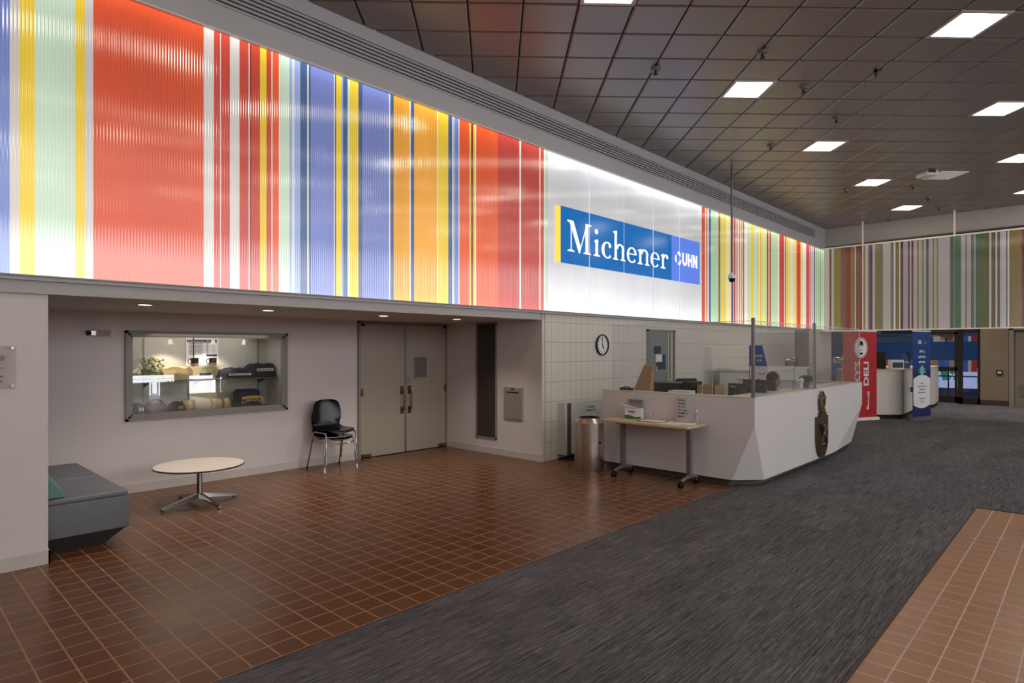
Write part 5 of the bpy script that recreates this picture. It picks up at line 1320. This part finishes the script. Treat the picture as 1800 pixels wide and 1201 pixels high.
# reflections painted onto the glass: broad blue band and coloured stripes
REFBLUE = mat('vinyl_blue', (16, 54, 104), .3, var=.12, scale=1.5, emit=.05)
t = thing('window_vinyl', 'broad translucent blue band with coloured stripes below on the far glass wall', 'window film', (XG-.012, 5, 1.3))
B().box(XG-.012, 2.52, 1.30, XG-.009, 2.86, 1.86).box(XG-.012, 3.07, 1.30, XG-.009, 3.71, 1.86).box(XG-.012, 3.89, 1.30, XG-.009, 7.9, 1.86).build('blue_band', REFBLUE, t)
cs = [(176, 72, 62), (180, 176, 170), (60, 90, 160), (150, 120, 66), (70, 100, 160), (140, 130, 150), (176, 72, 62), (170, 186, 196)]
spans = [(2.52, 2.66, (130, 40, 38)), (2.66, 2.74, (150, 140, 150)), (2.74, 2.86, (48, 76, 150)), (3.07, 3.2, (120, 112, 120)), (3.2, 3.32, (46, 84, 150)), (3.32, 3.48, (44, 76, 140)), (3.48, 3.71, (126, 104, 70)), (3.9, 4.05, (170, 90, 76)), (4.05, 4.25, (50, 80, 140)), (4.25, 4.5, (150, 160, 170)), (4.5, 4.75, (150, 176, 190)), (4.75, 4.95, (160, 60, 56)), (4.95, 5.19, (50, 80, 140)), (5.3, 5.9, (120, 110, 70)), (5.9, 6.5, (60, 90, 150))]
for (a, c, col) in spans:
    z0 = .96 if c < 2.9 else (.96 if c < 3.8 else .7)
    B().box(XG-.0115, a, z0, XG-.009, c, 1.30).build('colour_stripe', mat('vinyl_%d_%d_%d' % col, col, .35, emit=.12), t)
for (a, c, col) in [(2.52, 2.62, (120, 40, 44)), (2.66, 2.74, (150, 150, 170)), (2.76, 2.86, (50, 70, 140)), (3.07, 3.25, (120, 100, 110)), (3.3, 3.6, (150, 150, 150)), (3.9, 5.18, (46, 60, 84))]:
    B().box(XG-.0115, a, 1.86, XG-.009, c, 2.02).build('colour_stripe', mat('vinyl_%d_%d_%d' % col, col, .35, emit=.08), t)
# outside
XO = 25.0
B().box(XG+.2, -8, -.1, 45, 14, -.02).build('ground', mat('pavement_pale', (190, 192, 204), .9, var=.1, scale=2), **ST)
t = thing('hoarding_banner', 'white banner with a green logo patch on the fence outside the glass door', 'banner', (XO, 3.6, .3))
B().box(XO, 1.0, .34, XO+.02, 6.6, 1.02).build('banner_sheet', mat('banner_white', (206, 208, 226), .7, emit=1.1), t)  # emission in place of daylight on sheet, patch and letters
zc = .76
ylog = onX(1671, 600, XO)[1]
b = B().prism([(XO-.006, ylog+.30, .95), (XO-.006, ylog-.24, .98), (XO-.006, ylog-.30, .66), (XO-.006, ylog+.22, .58)], (.004, 0, 0)).build('green_patch', mat('logo_green', (56, 150, 110), .6, emit=.8), t)
text('logo_letters', 'ly', mat('banner_letter', (226, 230, 240), .7, emit=1.1), (XO-.009, ylog+.08, .66), (0, -1, 0), (0, 0, 1), height=.22, parent=t, bold=.04)
yt = onX(1712, 600, XO)[1]
b = B()
for k in range(5): b.box(XO-.004, yt-.28, .52+k*.05, XO-.001, yt-.02-.05*(k % 2), .53+k*.05)
b.build('text_lines', INKB, t)
B().box(XO-.3, -2, 0, XO-.1, 9, .33).build('kerb_wall', mat('outside_concrete', (104, 104, 116), .9, emit=.04), **T('low grey concrete kerb in front of the outside banner', 'kerb'))
t = thing('guard_rail', 'dark thin guard rail standing outside the glass door', 'railing', (XG+.6, 3.5, 0))
B().tube([(XG+.6, 1.8, .80), (XG+.6, 7, .80)], .02, 8).build('top_bar', DBLUE, t, smooth=True)
for yy in (1.9, onX(1667, 600, XG+.6)[1], 4.9, 6.6): B().tube([(XG+.6, yy, -.02), (XG+.6, yy, 1.0)], .02, 8).build('rail_post', DBLUE, t, smooth=True)
B().box(30, -6, -.1, 30.3, 14, 9).build('street_facade', mat('outside_dark', (70, 78, 92), .9, var=.3, scale=.8), **T('dim building facade across the street beyond the glass', 'building'))

# stone pillar, beyond door
B().box(XG-.06, 1.80, .16, XG+.05, 2.44, 4.69).build('wall_stone_pillar', STONE, **ST)
B().box(XG-.07, 1.80, 0, XG+.05, 2.44, .16).build('baseboard_pillar', mat('base_maroon', (70, 46, 42), .6), **ST)
B().box(XG-.05, 1.68, 0, XG+.05, 1.79, 2.3).box(XG-.05, .5, 2.18, XG+.05, 1.79, 2.3).build('door_frame_far', mat('door_frame_beige', (140, 130, 114), .5), **ST)
d5 = B().box(XG-.01, .6, .01, XG+.045, 1.68, 2.17).build('door_5', mat('door_beige', (128, 118, 104), .5), **ST)
b = B().box(XG-.02, 1.12, .28, XG-.01, 1.56, .61); b.build('louver', mat('louver_beige', (112, 102, 88), .5), d5)
t = thing('card_reader', 'small square black framed switch plate on the stone pillar', 'switch', (XG-.07, 2.0, .9))
B().box(XG-.085, 1.93, .9, XG-.062, 2.07, 1.03).bevel(.006).build('plate_frame', BLACK, t)
B().box(XG-.09, 1.955, .925, XG-.084, 2.045, 1.005).build('button', mat('button_cream', (190, 180, 168), .5), t)

# second desk
t = thing('information_desk', 'white faceted information desk between the red and the blue roll-up banners', 'desk', (17.2, 3.9, 0))
def P2(px, d): return PD(px, d)
ring = [P2(1470, 14.6), P2(1556, 14.45), P2(1585, 14.45), P2(1596, 15.0), P2(1608, 15.9), P2(1643, 17.2), P2(1650, 18.4), P2(1490, 18.4)]
cxm = sum(p[0] for p in ring)/len(ring); cym = sum(p[1] for p in ring)/len(ring)
ins = lambda p, k: (cxm+(p[0]-cxm)*k, cym+(p[1]-cym)*k)
B().prism([(p[0], p[1], .1) for p in ring], (0, 0, 1.0)).build('desk_body', mat('desk_white', (214, 208, 198), .5), t)
B().prism([(ins(p, 1.01)[0], ins(p, 1.01)[1], 1.1) for p in ring], (0, 0, .045)).build('desk_top', mat('desk_top', (196, 186, 170), .4), t)
B().prism([(ins(p, .96)[0], ins(p, .96)[1], 0.0) for p in ring], (0, 0, .1)).build('toe_kick', BLACKM, t)
ZS = 1.145
def card(name, lab, cat, px0, px1, d, z0, z1, m, th=.03, extra=None):
    a = PD(px0, d); c = PD(px1, d); t = thing(name, lab, cat, ((a[0]+c[0])/2, (a[1]+c[1])/2, z0))
    B().prism([(a[0], a[1], z0), (c[0], c[1], z0), (c[0], c[1], z1), (a[0], a[1], z1)], (FW[0]*th, FW[1]*th, 0)).build('panel', m, t)
    f = math.hypot(c[0]-a[0], c[1]-a[1])
    B().prism([(a[0], a[1], z0), (c[0], c[1], z0), (c[0]+FW[0]*.15, c[1]+FW[1]*.15, z0), (a[0]+FW[0]*.15, a[1]+FW[1]*.15, z0)], (0, 0, .008)).build('base', m, t)
    return t, a, c
card('edge_monitor', 'thin black screen seen edge on, on the information desk', 'monitor', 1553, 1557.5, 15.4, ZS, 1.56, BLACKM, .35)
t, a, c = card('leaflet_box', 'white leaflet box with a dark green picture on the information desk', 'box', 1566.5, 1589, 15.2, ZS, 1.37, PAPER, .12)
B().prism([(a[0]+RT[0]*.03-FW[0]*.004, a[1]+RT[1]*.03-FW[1]*.004, ZS+.03), (c[0]-RT[0]*.02-FW[0]*.004, c[1]-RT[1]*.02-FW[1]*.004, ZS+.03), (c[0]-RT[0]*.02-FW[0]*.004, c[1]-RT[1]*.02-FW[1]*.004, 1.31), (a[0]+RT[0]*.03-FW[0]*.004, a[1]+RT[1]*.03-FW[1]*.004, 1.31)], (FW[0]*.003, FW[1]*.003, 0)).build('picture', mat('leaflet_green', (30, 62, 60), .5, var=.5, scale=12), t)
aa = PD(1586, 15.6); cc = PD(1594, 15.6); dd_ = PD(1600, 15.6)
t = thing('tilted_sign', 'tilted dark blue sign card behind the leaflet box', 'sign', (cc[0], cc[1], ZS))
B().prism([(PD(1589, 15.6)[0], PD(1589, 15.6)[1], ZS), (dd_[0], dd_[1], ZS), (PD(1594, 15.6)[0], PD(1594, 15.6)[1], 1.53), (PD(1584, 15.6)[0], PD(1584, 15.6)[1], 1.53)], (FW[0]*.01, FW[1]*.01, 0)).build('card', DBLUE, t)
p = PD(1590.5, 15.58); text('sign_text', 'COVID', WHITEC, (p[0], p[1], ZS+.14), (RT[0], RT[1], 0), (0, 0, 1), height=.05, width=.1, parent=t)
card('edge_screen', 'thin black screen edge just left of the blue roll-up banner', 'monitor', 1596, 1600, 16.0, ZS, 1.55, BLACKM, .1)
t, a, c = card('desk_notice', 'white notice with a blue foot hung on the right face of the information desk', 'notice', 1600.5, 1606, 14.9, .72, 1.0, PAPER, .01)
B().prism([(a[0]-FW[0]*.004, a[1]-FW[1]*.004, .60), (c[0]-FW[0]*.004, c[1]-FW[1]*.004, .60), (c[0]-FW[0]*.004, c[1]-FW[1]*.004, .72), (a[0]-FW[0]*.004, a[1]-FW[1]*.004, .72)], (FW[0]*.01, FW[1]*.01, 0)).build('blue_foot', INKB, t)

# roll-up banners
def banner(name, lab, pa, pb, z0, z1, m):
    A_, C_ = Vector((pa[0], pa[1], 0)), Vector((pb[0], pb[1], 0)); mid = (A_+C_)/2
    t = thing(name, lab, 'banner', (mid.x, mid.y, 0), 'roll-up banners by the information desk')
    r = (C_-A_); L = r.length; r.normalize(); n = Vector((-r.y, r.x, 0)); n = n if n.x*FW[0]+n.y*FW[1] < 0 else -n   # towards viewer
    B().prism([tuple(A_+Vector((0, 0, z0))), tuple(C_+Vector((0, 0, z0))), tuple(C_+Vector((0, 0, z1))), tuple(A_+Vector((0, 0, z1)))], tuple(-n*.004)).build('banner_sheet', m, t)
    B().prism([tuple(A_+n*.01+Vector((0, 0, z1))), tuple(C_+n*.01+Vector((0, 0, z1))), tuple(C_+n*.01+Vector((0, 0, z1+.025))), tuple(A_+n*.01+Vector((0, 0, z1+.025)))], tuple(-n*.025)).build('top_rail', WHITEC, t)
    B().prism([tuple(A_-r*.04+n*.05), tuple(C_+r*.04+n*.05), tuple(C_+r*.04+n*.04+Vector((0, 0, z0))), tuple(A_-r*.04+n*.04+Vector((0, 0, z0)))], tuple(-n*.1)).build('base_cassette', ALU if m is not RED else WHITEC, t)
    for s_ in (.2, .75): B().prism([tuple(A_+r*L*s_+n*.14), tuple(A_+r*(L*s_+.03)+n*.14), tuple(A_+r*(L*s_+.03)+n*.14+Vector((0, 0, .015))), tuple(A_+r*L*s_+n*.14+Vector((0, 0, .015)))], tuple(-n*.28)).build('foot', ALU, t)
    return t, A_, C_, r, n, L
tr, A_, C_, r_, n_, L = banner('rollup_banner', 'red roll-up banner with a round moustached face badge and white deli lettering', PD(1482, 13.9), PD(1541, 14.3), .07, 2.04, RED)
def bp_(u, z, o=.004): return A_+r_*(u*L)+n_*o+Vector((0, 0, z))
def disc(name, m, u, z, rx, rz, o, t, rin=0):
    n = 40
    b = B()
    if rin:
        b.loft([[tuple(bp_(u, z, o)+r_*rx*k*math.cos(2*PI*i/n)+Vector((0, 0, rz*k*math.sin(2*PI*i/n)))) for i in range(n)] for k in (rin, 1)], cap=False)
    else: b.poly([tuple(bp_(u, z, o)+r_*rx*math.cos(2*PI*i/n)+Vector((0, 0, rz*math.sin(2*PI*i/n)))) for i in range(n)])
    return b.build(name, m, t)
cu = .515
disc('badge_ring', WHITEC, cu, 1.67, .215, .235, .006, tr, .93); disc('badge_disc', WHITEC, cu, 1.67, .185, .205, .006, tr)
def shp(name, m, pts, t, o=.009):
    return B().poly([tuple(bp_(cu, 1.67, o)+r_*x+Vector((0, 0, z))) for x, z in pts]).build(name, m, t)
b = B()
b.poly([tuple(bp_(cu, 1.67, .009)+r_*x+Vector((0, 0, z))) for x, z in [(-.07, .06)]+[(.07*math.cos(PI-PI*i/12), .085+.075*math.sin(PI*i/12)) for i in range(13)]+[(.07, .06)]])
b.poly([tuple(bp_(cu, 1.67, .009)+r_*x+Vector((0, 0, z))) for x, z in [(-.105, .055), (-.09, .042), (.09, .042), (.105, .055), (.08, .052), (-.08, .052)]])
for sx in (-.03, .03): b.poly([tuple(bp_(cu, 1.67, .009)+r_*(sx+.009*math.cos(2*PI*i/8))+Vector((0, 0, .005+.006*math.sin(2*PI*i/8)))) for i in range(8)])
b.poly([tuple(bp_(cu, 1.67, .009)+r_*x+Vector((0, 0, z))) for x, z in [(-.05, -.075), (-.035, -.055), (0, -.045), (.035, -.055), (.05, -.075), (.02, -.068), (0, -.062), (-.02, -.068)]])
b.poly([tuple(bp_(cu, 1.67, .009)+r_*x+Vector((0, 0, z))) for x, z in [(-.055, -.15), (-.06, -.125), (-.04, -.105), (0, -.112), (.04, -.105), (.06, -.125), (.055, -.15), (0, -.165)]])
b.build('badge_face', INK, tr)
up = Vector((0, 0, 1))
o_ = bp_(.49, .86, .006); text('banner_lettering', "KY'S", WHITEC, tuple(o_), (0, 0, 1), tuple(-r_), height=.17, width=.50, parent=tr, bold=.02)
o_ = bp_(.745, .80, .006); text('banner_lettering', 'DELI', WHITEC, tuple(o_), (0, 0, 1), tuple(-r_), height=.155, width=.55, parent=tr, bold=.03)
B().tube([tuple(bp_(.72, .66, .008)), tuple(bp_(.745, .5, .008)), tuple(bp_(.735, .35, .008)), tuple(bp_(.70, .25, .008))], [.035, .012, .015, .03], 6).build('swoosh', WHITEC, tr)
tb, A_, C_, r_, n_, L = banner('rollup_banner', 'tall blue roll-up banner with a mask picture and a white text oval', PD(1604.5, 14.0), PD(1635.5, 14.35), .09, 2.04, BLUE)
B().poly([tuple(bp_(0, .09, .003)), tuple(bp_(1, .09, .003)), tuple(bp_(1, 1.15, .003)), tuple(bp_(0, 1.15, .003))]).build('navy_foot', DBLUE, tb)
pts = [(0.02, .36)]+[(.02+.96*i/12, .36-.08*math.sin(PI*i/12)) for i in range(1, 12)]+[(.98, .36), (.98, .96)]+[(.98-.96*i/12, .96+.09*math.sin(PI*i/12)) for i in range(1, 12)]+[(.02, .96)]
B().poly([tuple(bp_(u, z, .006)) for u, z in pts]).build('text_oval', PAPER, tb)
for s_, z, h, w in (('UHN is a', 1.56, .06, .22), ('mask-friendly', 1.44, .06, .30), ('environment', 1.32, .06, .28)):
    text('banner_lettering', s_, WHITEC, tuple(bp_(.5, z, .008)), tuple(r_), (0, 0, 1), height=h, width=w, parent=tb, align='CENTER', bold=.03)
text('banner_lettering', 'UHN', WHITEC, tuple(bp_(.28, 1.76, .008)), tuple(r_), (0, 0, 1), height=.08, width=.13, parent=tb, bold=.05)
for s_, z in (('Toronto', 1.80), ('Rehab', 1.76)): text('banner_lettering', s_, WHITEC, tuple(bp_(.62, z, .008)), tuple(r_), (0, 0, 1), height=.022, width=.09, parent=tb)
for k, (s_, w) in enumerate((('Masks are', .12), ('required in high-risk areas.', .37), ('Those areas have', .20), ('Mask Required signage.', .29), (None, 0), ('Thank you for your', .24), ('cooperation.', .16))):
    if s_: text('banner_lettering', s_, INKB, tuple(bp_(.5, .84-k*.07, .009)), tuple(r_), (0, 0, 1), height=.03, width=w, parent=tb, align='CENTER', bold=.02)
hexa = [(-.09, .04), (-.04, .09), (0, .12), (.04, .09), (.09, .04), (.09, -.05), (.04, -.1), (0, -.12), (-.04, -.1), (-.09, -.05)]
B().poly([tuple(bp_(.5, 1.15, .008)+r_*x+Vector((0, 0, z))) for x, z in hexa]).build('mask_picture', mat('mask_teal', (110, 190, 190), .6), tb)
for s_ in (-1, 1): B().tube([tuple(bp_(.5, 1.15, .008)+r_*x*s_+Vector((0, 0, z))) for x, z in ((.09, .04), (.13, .03), (.15, -.02), (.13, -.06), (.09, -.05))], .004, 6).build('ear_loop', WHITEC, tb)

for yy in (6.0, 2.8, -1.0):  # unseen area lights added to brighten the far end
    l = bpy.data.lights.new('vestibule_lamp', 'AREA'); l.energy = 48; l.size = .6; l.spread = math.radians(115); l.color = (1, .93, .82)
    lo = bpy.data.objects.new('vestibule_lamp', l); COL.objects.link(lo); lo.location = (21.0, yy, 4.66)
# ------------------------------------------------------------------ world and camera
w = bpy.data.worlds.new('world'); S.world = w; w.use_nodes = True
bg = w.node_tree.nodes['Background']; bg.inputs[0].default_value = (.55, .62, .85, 1); bg.inputs[1].default_value = .9
cd = bpy.data.cameras.new('camera'); cd.sensor_width = 36; cd.lens = FPX/1800*36; cd.shift_y = (HORIZ-600.5)/1800; cd.clip_start = .05; cd.clip_end = 200
co = bpy.data.objects.new('camera', cd); COL.objects.link(co); co.location = (0, 0, EYE); co.rotation_euler = (PI/2, 0, ANG-PI/2)
S.camera = co
S.cycles.max_bounces = 8; S.cycles.transparent_max_bounces = 16
S.cycles.sample_clamp_indirect = 6
